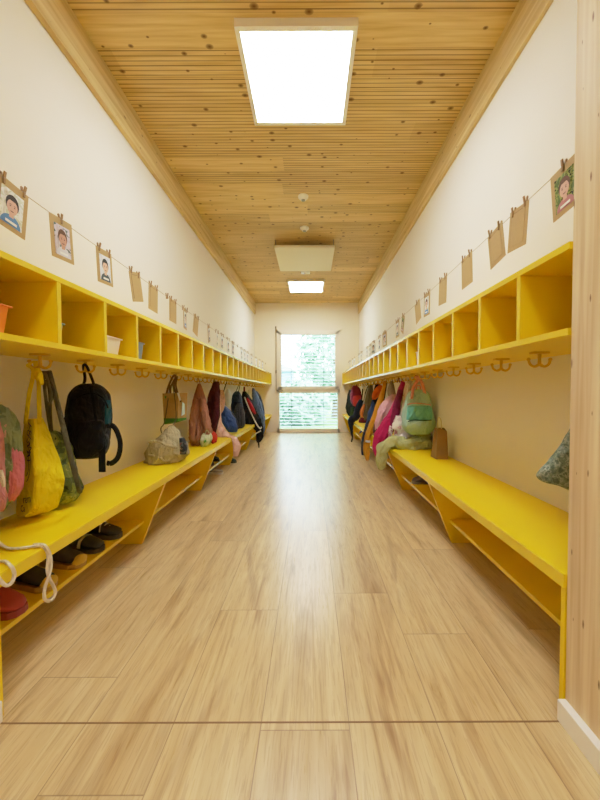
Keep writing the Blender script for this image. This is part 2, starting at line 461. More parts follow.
# ------------------------------------------------------------------ setting
def struct(name, g, m, smooth=False):
    o = g.build(name, m, smooth=smooth); o['kind'] = 'structure'; return o
YB = -2.6
EL, ER = -0.840, 0.670        # timber entry walls
struct('floor', G().box((-1.5, YB-0.2, -0.12), (1.4, Y1+0.02, 0)), FLOOR)
struct('ceiling', G().box((-1.5, YB-0.2, ZC), (1.4, Y1+0.2, ZC+0.12)), CEIL)
struct('wall_left', G().box((XL-0.2, Y0, 0), (XL, Y1+0.2, ZC)), WALL)
struct('wall_right', G().box((XR, Y0, 0), (XR+0.2, Y1+0.2, ZC)), WALL)
struct('wall_entry_left', G().box((XL-0.2, YB, 0), (EL, Y0-0.003, ZC)), TIMBER)
struct('wall_entry_right', G().box((ER, YB, 0), (XR+0.2, Y0-0.003, ZC)), TIMBER)
struct('wall_back', G().box((-1.4, YB-0.2, 0), (1.3, YB, ZC)), WALL)
struct('trim_1', G().box((XL, Y0, 2.497), (XL+0.03, Y1, ZC)), BEAM)
struct('trim_2', G().box((XR-0.02, Y0, 2.497), (XR, Y1, ZC)), BEAM)
struct('trim_3', G().box((EL, 0.8495, 0), (ER, 0.8535, 0.001)), plain('floor_joint', (140, 108, 70), 0.6))
struct('baseboard_left', G().box((EL, YB, 0.0), (EL+0.022, Y0-0.003, 0.056), 0.002), WHITE)
struct('baseboard_right', G().box((ER-0.022, YB, 0.0), (ER, Y0-0.003, 0.056), 0.002), WHITE)
# end wall with the window opening
WX0, WX1, WZ0, WZ1 = -0.72, 0.62, 0.0, 2.16
g = G()
g.box((XL, Y1, 0), (WX0, Y1+0.2, ZC)); g.box((WX1, Y1, 0), (XR, Y1+0.2, ZC)); g.box((WX0, Y1, WZ1), (WX1, Y1+0.2, ZC))
struct('wall_end', g, WALLE)

def window():
    root = bpy.data.objects.new('window_1', None); C.objects.link(root); root.location = (0, Y1, 0); BASE[root.name] = Vector((0, Y1, 0))
    root['kind'] = 'structure'
    g = G(); a, b = Y1-0.012, Y1+0.07
    ZT = 0.885                                   # transom centre
    g.box((WX0, a, 0.0), (WX0+0.055, b, WZ1), 0.004); g.box((WX1-0.055, a, 0.0), (WX1, b, WZ1), 0.004)
    g.box((WX0, a, WZ1-0.055), (WX1, b, WZ1), 0.004); g.box((WX0, a, 0.0), (WX1, b, 0.075), 0.004)
    g.box((WX0, a, ZT-0.05), (WX1, b, ZT+0.03), 0.004)
    g.build('window_frame', FRAMEW, root, smooth=False)
    s = G(); a, b = Y1-0.03, Y1+0.05
    x0, x1, z0, z1 = WX0+0.04, WX1-0.045, ZT+0.022, WZ1-0.035
    w = 0.062
    s.box((x0, a, z0), (x0+w, b, z1), 0.006); s.box((x1-w, a, z0), (x1, b, z1), 0.006)
    s.box((x0, a, z0), (x1, b, z0+w+0.01), 0.006); s.box((x0, a, z1-w), (x1, b, z1), 0.006)
    sash = s.build('sash', FRAMEW, root, smooth=False)
    G().box((x0+w, Y1+0.005, z0+w), (x1-w, Y1+0.012, z1-w)).build('pane', GLASS, sash, smooth=False)
    G().box((WX0+0.055, Y1+0.02, 0.075), (WX1-0.055, Y1+0.027, ZT-0.05)).build('pane', GLASS, root, smooth=False)
    # opener rod with crank on the hinge side
    g = G(); xr = WX0-0.012
    g.tube([(xr, Y1-0.02, 0.9), (xr, Y1-0.02, 2.24)], 0.007, 8); g.box((xr-0.014, Y1-0.035, 1.25), (xr+0.014, Y1, 1.32), 0.004); g.box((xr-0.012, Y1-0.03, 2.2), (xr+0.012, Y1, 2.24), 0.003)
    g.build('opener_rod', plain('bronze_rod', (150, 134, 106), 0.4, 0.05), root)
    g = G(); g.tube([(xr, Y1-0.03, 0.9), (xr+0.05, Y1-0.035, 0.875), (xr+0.1, Y1-0.035, 0.875), (xr+0.15, Y1-0.03, 0.9)], 0.008, 8)
    g.build('handle', plain('bronze_handle', (140, 120, 92), 0.4, 0.05), root)
    # outside venetian blind, slats open
    g = G(); n = 31; yb = Y1+0.17
    for i in range(n):
        z = 0.1 + i*(2.02/(n-1)); d = 0.026; tl = 0.009
        g.add([(WX0+0.03, yb-d, z-tl), (WX1-0.03, yb-d, z-tl), (WX1-0.03, yb+d, z+tl), (WX0+0.03, yb+d, z+tl),
               (WX0+0.03, yb-d, z-tl-0.003), (WX1-0.03, yb-d, z-tl-0.003), (WX1-0.03, yb+d, z+tl-0.003), (WX0+0.03, yb+d, z+tl-0.003)],
              [[0, 1, 2, 3], [7, 6, 5, 4], [0, 4, 5, 1], [1, 5, 6, 2], [2, 6, 7, 3], [3, 7, 4, 0]])
    bl = g.build('blind_slats', SLAT, root, smooth=False)
    g = G()
    for x in (WX0+0.3, WX1-0.34): g.tube([(x, yb, 0.05), (x, yb, 2.15)], 0.005, 6)
    g.build('blind_cord', plain('blind_cord', (120, 128, 128), 0.7), bl)
window()

# ------------------------------------------------------------------ outdoors
GREEN1 = plain('lawn_green', (128, 168, 92), 0.9, 0.3, 3)
o = G().box((-25, Y1+0.3, -0.35), (25, 45, -0.15)).build('lawn', GREEN1, smooth=False); o['kind'] = 'structure'
def foliage(c, r, n, seed, sq=(1, 1, 1.1), leaf=0.16):
    rnd = random.Random(seed); g = G()
    for i in range(n):
        d = Vector((rnd.gauss(0, 1), rnd.gauss(0, 1), rnd.gauss(0, 1))).normalized()*r*rnd.uniform(0.55, 1.0)
        p = Vector(c)+Vector((d.x*sq[0], d.y*sq[1], d.z*sq[2]))
        a = Vector((rnd.gauss(0, 1), rnd.gauss(0, 1), rnd.gauss(0, 1))).normalized(); b = a.orthogonal().normalized()
        l = leaf*rnd.uniform(0.6, 1.4)
        g.add([p-a*l, p+b*l*0.45, p+a*l, p-b*l*0.45], [[0, 1, 2, 3]])
    return g
def tree(x, y, h, r, seed, col, label, cat='tree', name='garden_tree', sq=(1, 1, 1.1), trunk=True, n=1500):
    t = thing(name, (x, y, -0.15), label, cat, 'greenery outside the window')
    LM = plain('leaf_green', col, 0.7, 0.35, 2.0)
    foliage((x, y, h), r, n, seed, sq).build('foliage', LM, t, smooth=False)
    if trunk: G().tube([(x, y, -0.15), (x+0.05, y, h*0.5), (x, y, h)], [0.14, 0.1, 0.06], 8).build('trunk', plain('bark', (120, 104, 88), 0.9), t)
tree(0.9, 12.5, 2.1, 1.5, 1, (146, 182, 150), 'pale leafy tree filling the upper window pane')
tree(-2.6, 12.4, 3.0, 1.4, 2, (180, 206, 176), 'yellow-green tree farther out behind the window')
tree(-0.4, 10.2, 0.45, 0.85, 3, (158, 192, 166), 'low bright bush behind the bottom window pane', 'bush', 'garden_bush', (1.1, 1, 0.9), False)
tree(1.75, 10.4, 0.4, 0.7, 4, (150, 186, 156), 'low rounded bush beside the pale tree outside', 'bush', 'garden_bush', (1.2, 1, 0.9), False)
tree(3.2, 17, 3.0, 2.2, 5, (150, 184, 156), 'dense tree deep in the garden outside', sq=(1, 1, 1.2))
t = thing('garden_shed', (-2.0, 17.5, -0.15), 'pale blue garden shed seen low through the upper pane', 'shed')
sh = plain('pale_blue_boards', (150, 176, 214), 0.7, 0.05)
G().box((-3.3, 16.5, -0.15), (-0.95, 19, 1.9)).build('wall_boards', sh, t, smooth=False)
G().prism([(-3.5, 1.9), (-0.75, 1.9), (-2.1, 2.5)], 1, 16.3, 19.2).build('roof', plain('shed_roof', (190, 190, 196), 0.8), t, smooth=False)

# ------------------------------------------------------------------ benches
def bench(xw, xf, label):
    s = 1 if xf > xw else -1                      # aisle direction
    t = thing('cloakroom_bench', ((xw+xf)/2, (Y0+Y1)/2, 0), label, 'bench', 'yellow cloakroom benches')
    a, b = min(xw, xf), max(xw, xf); e = 0.001
    g = G().box((a+e, Y0+e, ZB-0.036), (b-e, Y1-e, ZB), 0.0015); g.build('seat', YEL, t, smooth=False)
    G().box((xf-e if s > 0 else xf-0.003, Y0+e, ZB-0.0355), (xf+0.003 if s > 0 else xf+e, Y1-e, ZB-0.0005)).build('edge_strip', EDGE, t, smooth=False)
    zs = ZB-0.036
    ys = [Y0+0.001] + [1.88+1.025*i for i in range(5)] + [Y1-0.025]
    for i, y in enumerate(ys):
        foot = 0.0 if i in (0,) else 0.138
        poly = [(xw+s*e, 0), (xf-s*(foot+e), 0), (xf-s*0.003, zs), (xw+s*e, zs)]
        G().prism(poly, 1, y, y+(0.022 if i else 0.014)).build('support_panel', YEL, t, smooth=False)
    for i in range(len(ys)-1):
        xe = xf-s*0.128
        lo, hi = min(xw+s*e, xe), max(xw+s*e, xe)
        sh = G().box((lo, ys[i]+(0.022 if i else 0.014), ZL-0.018), (hi, ys[i+1], ZL), 0.001).build('shoe_shelf', YEL, t, smooth=False)
        G().box((xe-0.001 if s > 0 else xe-0.002, ys[i]+(0.022 if i else 0.014), ZL-0.0175), (xe+0.002 if s > 0 else xe+0.001, ys[i+1], ZL-0.0005)).build('edge_strip', EDGE, sh, smooth=False)
    return t
bench(XL, FL, 'long yellow bench with shoe shelf, under the black backpack')
bench(XR, FR, 'long yellow bench with shoe shelf, under the mint backpack')
def cubbies(xw, xf, ys, label):
    s = 1 if xf > xw else -1; e = 0.001
    t = thing('cubby_shelf', ((xw+xf)/2, (Y0+Y1)/2, ZSB), label, 'shelf', 'yellow cubby shelves on the walls')
    a, b = min(xw, xf)+e, max(xw, xf)-e; th = 0.019
    for nm, z in (('bottom_board', ZSB), ('top_board', ZST-th)):
        bb = G().box((a, Y0+e, z), (b, Y1-e, z+th), 0.001).build(nm, YEL, t, smooth=False)
        G().box((b-0.001 if s > 0 else a-0.0025, Y0+e, z+0.0005), (b+0.0025 if s > 0 else a+0.001, Y1-e, z+th-0.0005)).build('edge_strip', EDGE, bb, smooth=False)
    xb = xw+s*0.008
    G().box((min(xw+s*e, xb), Y0+e, ZSB+th), (max(xw+s*e, xb), Y1-e, ZST-th)).build('back_panel', YEL, t, smooth=False)
    for y in ys:
        y = min(y, Y1-0.0105)
        lo, hi = min(xb, xf-s*0.002), max(xb, xf-s*0.002)
        d = G().box((lo, y-0.009, ZSB+th), (hi, y+0.009, ZST-th), 0.001).build('divider', YEL, t, smooth=False)
        G().box((xf-s*0.002-0.001 if s > 0 else xf-0.002+0.001, y-0.0085, ZSB+th), (xf+0.0005 if s > 0 else xf+0.004, y+0.0085, ZST-th)).build('edge_strip', EDGE, d, smooth=False)
cubbies(XL, FL, [0.8605+k*PITCHC for k in range(1, 26)], 'long yellow cubby shelf on the wall above the black backpack')
cubbies(XR, FR, [1.07+k*0.2462 for k in range(24)]+[Y1], 'long yellow cubby shelf on the wall above the mint backpack')
CY = [0.8605+(k+0.5)*PITCHC for k in range(25)]     # cubby centres

# ------------------------------------------------------------------ coat hooks
ORD = 'first second third fourth fifth sixth seventh eighth ninth tenth eleventh twelfth thirteenth fourteenth fifteenth sixteenth seventeenth eighteenth nineteenth twentieth twenty-first twenty-second twenty-third twenty-fourth twenty-fifth'.split()
HXL, HXR = -1.0, 0.845
hook0 = None
def copy_tree(o, loc, label=None, rot=None):
    c = o.copy(); C.objects.link(c); c.location = loc
    if rot is not None: c.rotation_euler = rot
    if label: c['label'] = label
    for ch in o.children:
        d = ch.copy(); C.objects.link(d); d.parent = c
        for gch in ch.children:
            q = gch.copy(); C.objects.link(q); q.parent = d
    return c
def make_hook(loc, label):
    t = thing('coat_hook', loc, label, 'hook', 'yellow double coat hooks under the shelves')
    G().box((-0.03, -0.014, -0.008), (0.03, 0.014, 0), 0.002).build('mounting_plate', HOOKM, t, local=True)
    G().tube([(0, 0, -0.006), (0, 0, -0.03), (0, 0, -0.048)], [0.007, 0.0055, 0.007], 10).build('stem', HOOKM, t, local=True)
    for s in (-1, 1):
        g = G().tube([(0, 0, -0.046), (s*0.018, 0, -0.054), (s*0.034, 0, -0.046), (s*0.04, 0, -0.03)], [0.0062, 0.0052, 0.0048, 0.0048], 10)
        g.ball((s*0.04, 0, -0.028), 0.0068); g.build('prong', HOOKM, t, local=True)
    return t
for side, hx in (('black backpack', HXL), ('mint backpack', HXR)):
    for k, y in enumerate(CY):
        lab = f'yellow double coat hook under the {ORD[k]} cubby from the doorway, {side} side'
        if hook0 is None: hook0 = make_hook((hx, y, ZSB), lab)
        else: copy_tree(hook0, (hx, y, ZSB), lab)

# ------------------------------------------------------------------ ceiling fittings
LED = emit('led_diffuser', (0.93, 0.98, 1.0, 1), 24.0)
def led(x, y, label):
    t = thing('led_ceiling_light', (x, y, ZC), label, 'ceiling light', 'square ceiling lights')
    h = 0.31; w = 0.026; z0, z1 = ZC-0.042, ZC
    g = G()
    g.box((x-h, y-h, z0), (x+h, y-h+w, z1), 0.002); g.box((x-h, y+h-w, z0), (x+h, y+h, z1), 0.002)
    g.box((x-h, y-h+w, z0), (x-h+w, y+h-w, z1), 0.002); g.box((x+h-w, y-h+w, z0), (x+h, y+h-w, z1), 0.002)
    g.build('frame', WHITEP, t, smooth=False)
    G().box((x-h+w, y-h+w, z0+0.004), (x+h-w, y+h-w, z0+0.012)).build('diffuser', LED, t, smooth=False)
led(-0.067, 2.013, 'big square white ceiling light above the doorway end of the corridor')
led(-0.075, 5.87, 'small-looking square ceiling light close to the window end')
led(-0.07, -0.9, 'unseen square fill light added over the entry behind the camera')  # added lamp out of view, fills the near fronts from behind the camera
a = U(304.5, 248, 4.1); zp = ZC-0.088
t = thing('ceiling_panel', (a.x, 4.5, zp), 'suspended pale flat panel hung under the timber ceiling', 'panel')
G().box((a.x-0.37, 4.10, zp-0.02), (a.x+0.37, 4.90, zp+0.012), 0.006).build('panel', plain('pale_panel', (236, 228, 206), 0.6, 0.01), t, smooth=False)
for sx in (-0.355, 0.355):
    for sy in (4.13, 4.87): G().tube([(a.x+sx, sy, zp+0.012), (a.x+sx, sy, ZC)], 0.006, 8).build('hanging_rod', GREYM, t)
def detector(px, D, label):
    x = U(px, 220, D).x
    t = thing('smoke_detector', (x, D, ZC), label, 'smoke detector', 'smoke detectors on the ceiling')
    g = G(); g.disc((x, D, ZC-0.014), 2, 0.048, 0.05, 0.014); g.disc((x, D, ZC-0.036), 2, 0.026, 0.044, 0.022); g.build('housing', WHITEP, t, smooth=False)
    G().disc((x, D, ZC-0.042), 2, 0.017, 0.019, 0.007).build('sensor', GREYM, t, smooth=False)
detector(303.3, 3.22, 'round white smoke detector nearest the big ceiling light')
detector(304.5, 3.83, 'round white smoke detector just before the suspended panel')
a = U(305.5, 274, 5.2)
t = thing('motion_sensor', (a.x, 5.2, ZC), 'small white sensor between the suspended panel and the far light', 'sensor')
G().box((a.x-0.07, 5.15, ZC-0.03), (a.x+0.07, 5.25, ZC), 0.01).build('housing', WHITEP, t, smooth=False)
G().ball((a.x, 5.2, ZC-0.03), 0.025, sq=(1, 1, 0.6)).build('lens', WHITE, t)

# ------------------------------------------------------------------ photo cards on strings
SKIN = [plain('photo_skin_%d' % i, c, 0.6) for i, c in enumerate([(214, 170, 146), (196, 146, 118), (226, 186, 160)])]
HAIR = [plain('photo_hair_%d' % i, c, 0.7) for i, c in enumerate([(52, 38, 30), (96, 64, 40), (40, 44, 40)])]
SHIRT = [plain('photo_shirt_%d' % i, c, 0.7) for i, c in enumerate([(92, 140, 190), (210, 208, 216), (70, 84, 92), (180, 120, 120)])]
BACK = [spotted('photo_backdrop_%d' % i, st, 60) for i, st in enumerate([
    [(0, (232, 232, 226)), (0.55, (206, 212, 190))], [(0, (206, 196, 204)), (0.6, (90, 110, 100))],
    [(0, (228, 232, 236)), (0.6, (196, 206, 212))], [(0, (96, 116, 62)), (0.5, (150, 160, 90)), (0.62, (60, 60, 44))]])]
DARK = plain('photo_ink', (40, 30, 28), 0.7); PALE = plain('photo_white', (236, 236, 232), 0.7)
def ell(cx, cz, rx, rz, n=20, a0=0, a1=2*PI): return [(cx+rx*math.cos(a0+(a1-a0)*i/n), cz+rz*math.sin(a0+(a1-a0)*i/n)) for i in range(n+(0 if a1-a0 > 6.2 else 1))]
CW, CH = 0.112, 0.152
def photo_mesh(i, parent, ox=0.0022):
    "portrait print: flat colour shapes a hair's breadth above one another (local x = out of the card, y across, z up)"
    mats = [BACK[i % 4], SHIRT[i % 4], SKIN[i % 3], HAIR[(i+(i//3)) % 3], DARK, PALE]
    g = G(); zc = -CH/2-0.006; w, h = 0.04, 0.056
    def poly(p, k, m): g.add([(ox+0.00025*k, y, zc+z) for y, z in p], [list(range(len(p)))], m)
    def clip(p): return [(max(-w, min(w, y)), max(-h, min(h, z))) for y, z in p]
    poly([(-w, -h), (w, -h), (w, h), (-w, h)], 0, 0)
    poly(clip(ell(0, -h, 0.036, 0.034, 20, 0, PI)), 1, 1)
    poly(clip([(-0.008, -0.03), (0.008, -0.03), (0.008, -0.012), (-0.008, -0.012)]), 2, 2)
    poly(clip(ell(0, 0.014, 0.0235, 0.029)), 3, 3)
    poly(clip(ell(0, 0.004, 0.019, 0.024)), 4, 2)
    poly(clip(ell(0, 0.024, 0.02, 0.012, 16, 0, PI)), 5, 3)
    for s in (-1, 1):
        poly(ell(s*0.0075, 0.006, 0.0028, 0.0018, 10), 6, 4); poly([(s*0.0075-0.004, 0.0105), (s*0.0075+0.004, 0.0105), (s*0.0075+0.003, 0.012), (s*0.0075-0.003, 0.012)], 6, 3)
    poly(ell(0, -0.002, 0.0018, 0.003, 8), 5, 2)
    poly(ell(0, -0.0085, 0.0065, 0.0028, 12, PI, 2*PI), 6, 4)
    poly([(-0.02, -h+0.006), (0.02, -h+0.006), (0.02, -h+0.014), (-0.02, -h+0.014)], 6, 5)
    return g.build('photo', mats, parent, local=True, smooth=False)
def card(loc, rot, kind, i, label, grp):
    o = G().box((-0.0012, -CW/2, -CH), (0.0012, CW/2, 0)).build('hanging_photo_card', WHITE if kind == 'white' else KRAFT, local=True, smooth=False)
    o.location = loc; o.rotation_euler = rot; tag(o, label, 'photo card', grp)
    if kind != 'flap':
        photo_mesh(2 if kind == 'white' else i, o)
    else:
        g = G(); y, z0, z1 = CW/2-0.016, -CH+0.016, -0.016
        G().box((0.0012, -y, z0), (0.0026, y, z1)).build('backing_flap', KRAFT, o, local=True, smooth=False)
        g.box((0.0012, -y-0.0016, z0), (0.0022, -y, z1)); g.box((0.0012, -y, z1), (0.0022, y*0.6, z1+0.002)); g.build('flap_slit', KRAFTD, o, local=True, smooth=False)
    return o
peg0 = None
def peg(loc, rot, label):
    global peg0
    if peg0 is None:
        g = G()
        for s in (-1, 1):
            g.box((s*0.004-0.0022, -0.0035, -0.014), (s*0.004+0.0022, 0.0035, 0.004), 0.0008)
            g.add([(s*0.0018, -0.0035, 0.004), (s*0.0062, -0.0035, 0.004), (s*0.0062, 0.0035, 0.004), (s*0.0018, 0.0035, 0.004),
                   (s*0.0052, -0.0035, 0.024), (s*0.009, -0.0035, 0.022), (s*0.009, 0.0035, 0.022), (s*0.0052, 0.0035, 0.024)],
                  [[0, 1, 5, 4], [1, 2, 6, 5], [2, 3, 7, 6], [3, 0, 4, 7], [4, 5, 6, 7], [3, 2, 1, 0]])
        peg0 = g.build('clothes_peg', PEG, local=True, smooth=False); tag(peg0, label, 'clothes peg', 'wooden pegs on the photo strings')
        G().tube([(-0.0075, 0, 0.002), (0, -0.0045, 0.003), (0.0075, 0, 0.002)], 0.001, 6).build('spring', GREYM, peg0, local=True)
        peg0.location = loc; peg0.rotation_euler = rot; return peg0
    c = copy_tree(peg0, loc, label, rot); return c
SXL, SXR = -0.94, 0.79
def line_z(D, side):
    tt = (D-Y0)/(Y1-Y0)
    return (1.528 - 0.085*math.sin(PI*min(1, tt*0.62))) if side == 'L' else (1.572 - 0.105*math.sin(PI*min(1, tt*0.62)))
def string_(side, x, label):
    pts = [(x, Y0+(Y1-Y0)*i/30, line_z(Y0+(Y1-Y0)*i/30, side)) for i in range(31)]
    pts[0] = (x, Y0-0.003, pts[0][2])
    o = G().tube(pts, 0.0013, 6, smoothn=1).build('photo_string', STRING, origin=pts[0]); tag(o, label, 'string')
string_('L', SXL, 'thin cord holding the photo cards, black backpack side')
string_('R', SXR, 'thin cord holding the photo cards, mint backpack side')
# (px of centre, kind, tilt degrees, twist degrees, pegs, words)
CL = [(14, 'photo', -7, 0, 2, 'portrait of smiling child in blue top'), (61, 'photo', 4, 0, 1, 'child in pale lilac hung from one peg'),
      (104, 'photo', 4, 0, 2, 'portrait of dark haired child in grey'), (134.5, 'flap', 14, 0, 2, 'blank kraft card swung off level'),
      (153.5, 'flap', -3, 0, 2, 'blank kraft card hanging straight'), (173, 'flap', -2, 0, 2, 'blank kraft card beside a lone peg'),
      (185, 'photo', 0, 10, 2, 'pale portrait in a wide kraft frame'), (196.5, 'flap', -14, 0, 2, 'blank kraft card leaning toward the doorway'),
      (208.5, 'photo', 16, 8, 1, 'card twisted edge-on'), (217, 'white', 0, 10, 2, 'white portrait card'), (222, 'white', -4, 0, 2, 'white portrait card'),
      (228, 'white', 4, 0, 2, 'white portrait card'), (233, 'white', -5, 0, 2, 'white portrait card'), (241.5, 'white', 3, 0, 2, 'white portrait card'),
      (244.5, 'white', 5, 0, 2, 'white portrait card'), (247.5, 'white', -4, 0, 2, 'white portrait card'), (251.5, 'white', 0, 0, 2, 'white portrait card'),
      (256, 'white', 3, 0, 2, 'white portrait card'), (259.5, 'white', -2, 0, 2, 'white portrait card'), (262.5, 'white', 0, 0, 2, 'white portrait card')]
CR = [(563, 'photo', 6, 0, 1, 'portrait of child before green leaves'), (519, 'flap', -6, 0, 2, 'blank kraft card swung up to one side'),
      (494.5, 'flap', 10, 0, 2, 'blank kraft card tilted'), (466.5, 'flap', 3, 0, 2, 'blank kraft card nearly straight'),
      (443, 'flap', -4, 0, 2, 'narrow-looking blank kraft card'), (427, 'photo', -2, 0, 2, 'dark portrait in a wide kraft frame'),
      (417, 'flap', 15, 0, 1, 'blank kraft card leaning over'), (403.5, 'photo', -24, -4, 1, 'card swung far out to one side'),
      (397.5, 'photo', 0, 0, 2, 'portrait card beside the swung one'), (384.5, 'photo', 3, 10, 2, 'grey portrait card'), (379.5, 'white', 0, 0, 2, 'white portrait card'),
      (373.7, 'white', -4, 20, 2, 'white portrait card'), (370, 'white', 3, 0, 2, 'white portrait card'), (367, 'white', 6, 0, 2, 'white portrait card'),
      (361.5, 'white', -3, 0, 2, 'white portrait card'), (359, 'white', 4, 0, 2, 'white portrait card'), (354.5, 'white', 0, 0, 2, 'white portrait card'),
      (352.5, 'white', 3, 0, 2, 'white portrait card'), (350, 'white', -2, 0, 2, 'white portrait card')]
for side, x, cards, sname in (('L', SXL, CL, 'black backpack'), ('R', SXR, CR, 'mint backpack')):
    for i, (px, kind, tilt, twist, np_, words) in enumerate(cards):
        D = DX(px, x, 1.45)
        z = line_z(D, side); s = 1 if side == 'L' else -1
        rz = (0 if s > 0 else PI) + math.radians(twist)
        rot = Euler((math.radians(tilt), 0, rz))
        card((x, D, z+0.006), rot, kind, (i if s > 0 else i+3) if i < 6 else 2+i*3, f'{words}, {ORD[i]} along the {sname} side string', 'photo cards on the strings')
        for q in range(np_):
            off = 0 if np_ == 1 else (-0.036, 0.036)[q]
            # the pegs sit on the string; the card hangs by its top edge
            yo = off*math.cos(math.radians(twist))
            yy = D+yo
            lab = f'tiny wooden peg {"near" if q == 0 else "far"} corner of {ORD[i]} card, {sname} string' if np_ == 2 else f'single wooden peg gripping the {ORD[i]} card, {sname} string'
            peg((x, yy, line_z(yy, side)), Euler((math.radians(random.uniform(-10, 10)), 0, rz)), lab)
for px, side, x, w in ((167, 'L', SXL, 'empty wooden peg between the fifth and sixth cards, black backpack string'), (237.5, 'L', SXL, 'empty wooden peg between white portraits, black backpack string'),
                       (265.5, 'L', SXL, 'last empty peg by the end wall, black backpack string'), (347.5, 'R', SXR, 'last empty peg by the end wall, mint backpack string')):
    D = min(6.95, DX(px, x, 1.5)); peg((x, D, line_z(D, side)), Euler((0, 0, 0)), w)

# ------------------------------------------------------------------ bags, coats and shoes
def T(name, D, px, py, label, cat, group=None): return thing(name, U(px, py, D), label, cat, group)
def P3(D, *pts): return [U(p[0], p[1], p[2] if len(p) > 2 else D) for p in pts]
CREAM = fabric('cream_cord', (226, 214, 190), 0.08, 40)
OLIVE = fabric('dark_olive_cord', (84, 80, 58), 0.2, 30)
LIML = (XL+0.004, 9); LIMR = (-9, XR-0.004)
def loop(t, hx, D, z, mat, w=0.012):
    "loop of tape round a hook"
    y = D
    G().tube([(hx-w, y, z), (hx-w*0.7, y-0.012, z+0.03), (hx, y-0.013, z+0.045), (hx+w*0.7, y-0.012, z+0.03), (hx+w, y, z)], 0.0035, 8).build('hanging_loop', mat, t)

# --- black backpack side (near to far)
CLEAR = True
PINKF = spotted('pink_floral_print', [(0, (196, 116, 128)), (0.36, (222, 150, 156)), (0.6, (226, 168, 168)), (0.66, (120, 78, 84)), (0.685, (222, 156, 160))], 9)
GREENF = spotted('green_floral_print', [(0, (112, 134, 106)), (0.45, (140, 160, 130)), (0.58, (206, 166, 156)), (0.63, (132, 154, 122)), (0.72, (96, 104, 84))], 13)
PINK2 = fabric('bright_pink_fabric', (226, 130, 158), 0.15, 10)
D = 1.08
t = T('children_jacket', D, -8, 514, 'pink and green floral jacket nearest the doorway', 'jacket')
form(rows(D+0.02, [(397, -34, -14), (404, -42, -8), (418, -46, -4), (440, -50, -2), (470, -52, 0), (495, -52, 1.5), (513, -46, 0)], [0.02, 0.04, 0.055, 0.06, 0.065, 0.06, 0.05]), n=64, folds=9, famp=0.09, lump=0.1, seed=3, lim=LIML, hem=0.01).build('body', PINKF, t)
form(rows(D+0.07, [(404, -8, 0), (411, -12, 6), (424, -12, 11), (445, -10, 14), (468, -8, 15), (490, -8, 12), (507, -6, 6)], [0.02, 0.035, 0.045, 0.045, 0.045, 0.04, 0.03]), n=64, folds=8, famp=0.14, lump=0.14, seed=6, hem=0.012).build('front_panel', GREENF, t)
form(rows(D+0.085, [(408, -2, 6), (418, 0, 14), (432, 4, 19.5), (450, 6, 20), (470, 6, 19)], [0.02, 0.025, 0.025, 0.025, 0.02]), n=48, folds=7, famp=0.12, lump=0.14, seed=9).build('back_panel', GREENF, t)
form(rows(D+0.08, [(446, 11, 17), (456, 12, 20), (470, 12, 21), (486, 11, 20), (496, 10, 17), (500, 11, 14)], [0.015, 0.025, 0.028, 0.028, 0.02, 0.012]), n=48, folds=7, famp=0.16, lump=0.14, seed=5, hem=0.008).build('lining', PINK2, t)
G().tube(P3(D-0.07, (1, 470), (2.5, 480), (4, 487)), [0.004, 0.006, 0.003], 8).build('toggle', CREAM, t)
loop(t, HXL, CY[0], 0.945, PINK2)
G().tube([U(-20, 396, D), U(-24, 385, 1.03), (HXL, CY[0], 0.945)], 0.006, 8).build('neck_tape', PINK2, t)

TOTE = fabric('yellow_cotton', (238, 214, 22), 0.10, 14, 0.85, 0.35)
INK = plain('black_print', (28, 26, 20), 0.8)
D = 1.235
t = T('tote_bag', D, 38, 517, 'bright yellow cotton tote bag with black round print', 'bag')
def tote_form():
    R = []
    # a flat, sagging bag: the printed side faces the doorway, the other end bulges into the aisle
    for py, a, b, ridge in [(419, 25, 43, .5), (424, 24, 46, .48), (434, 22.5, 50.5, .42), (446, 21.5, 55, .38), (458, 20.5, 59.5, .36), (470, 19, 63, .36), (479, 18, 65, .36), (490, 17.2, 63.5, .37), (500, 16.5, 60, .38), (507, 16, 58, .4), (512, 16, 48, .45), (516, 17, 33, .5)]:
        l, r = U(a, py, D+0.03), U(b, py, D+0.06); k = U(a+(b-a)*ridge, py, D-0.028)
        bk = l.lerp(r, 0.5)+Vector((0, 0.045, 0))
        base = [l, k, r, bk]; ring = []
        for i in range(4):
            p, q = base[i], base[(i+1) % 4]
            for j in range(10):
                u = j/10; v = p.lerp(q, u)
                # bulge the aisle-side panel and rag the faces a little
                if i == 1: v += Vector((0.2, -1, 0)).normalized()*0.012*math.sin(PI*u)*min(1, (py-415)/60)
                v += Vector((0.4, -1, 0))*(0.004*noise.noise(v*26)+0.0025*noise.noise(v*55))
                ring.append(v)
        R.append(ring)
    # densify
    out = []
    for i in range(len(R)-1):
        for j in range(4):
            out.append([R[i][k].lerp(R[i+1][k], j/4) for k in range(40)])
    out.append(R[-1])
    return G().loft(out)
tg = tote_form(); tb = tg.build('body', TOTE, t)
bvh_t = BVHTree.FromPolygons([tuple(v) for v in tg.v], tg.f)
def strap(pts, w, name, mat, t, th=0.0025, side=(1, 0, 0)): return G().tube(pts, w, 10, flat=th, side=side).build(name, mat, t)
strap([U(25.5, 424, D+.0), U(29, 395, D), U(33.5, 372, D-.005), (HXL-0.028, CY[1]-0.02, 0.968), (HXL-0.02, CY[1], 0.985)], 0.0085, 'strap', TOTE, t)
strap([U(39.5, 424, D-.01), U(39, 400, D), U(38.5, 380, D), U(36, 368, D-.005), (HXL-0.022, CY[1]+0.006, 0.985)], 0.0085, 'strap', TOTE, t)
G().tube([U(36, 369, D-.02), U(39, 377, D-.02), U(41, 385, D-.02)], [0.011, 0.013, 0.006], 10, amp=0.3).build('strap_knot', TOTE, t)
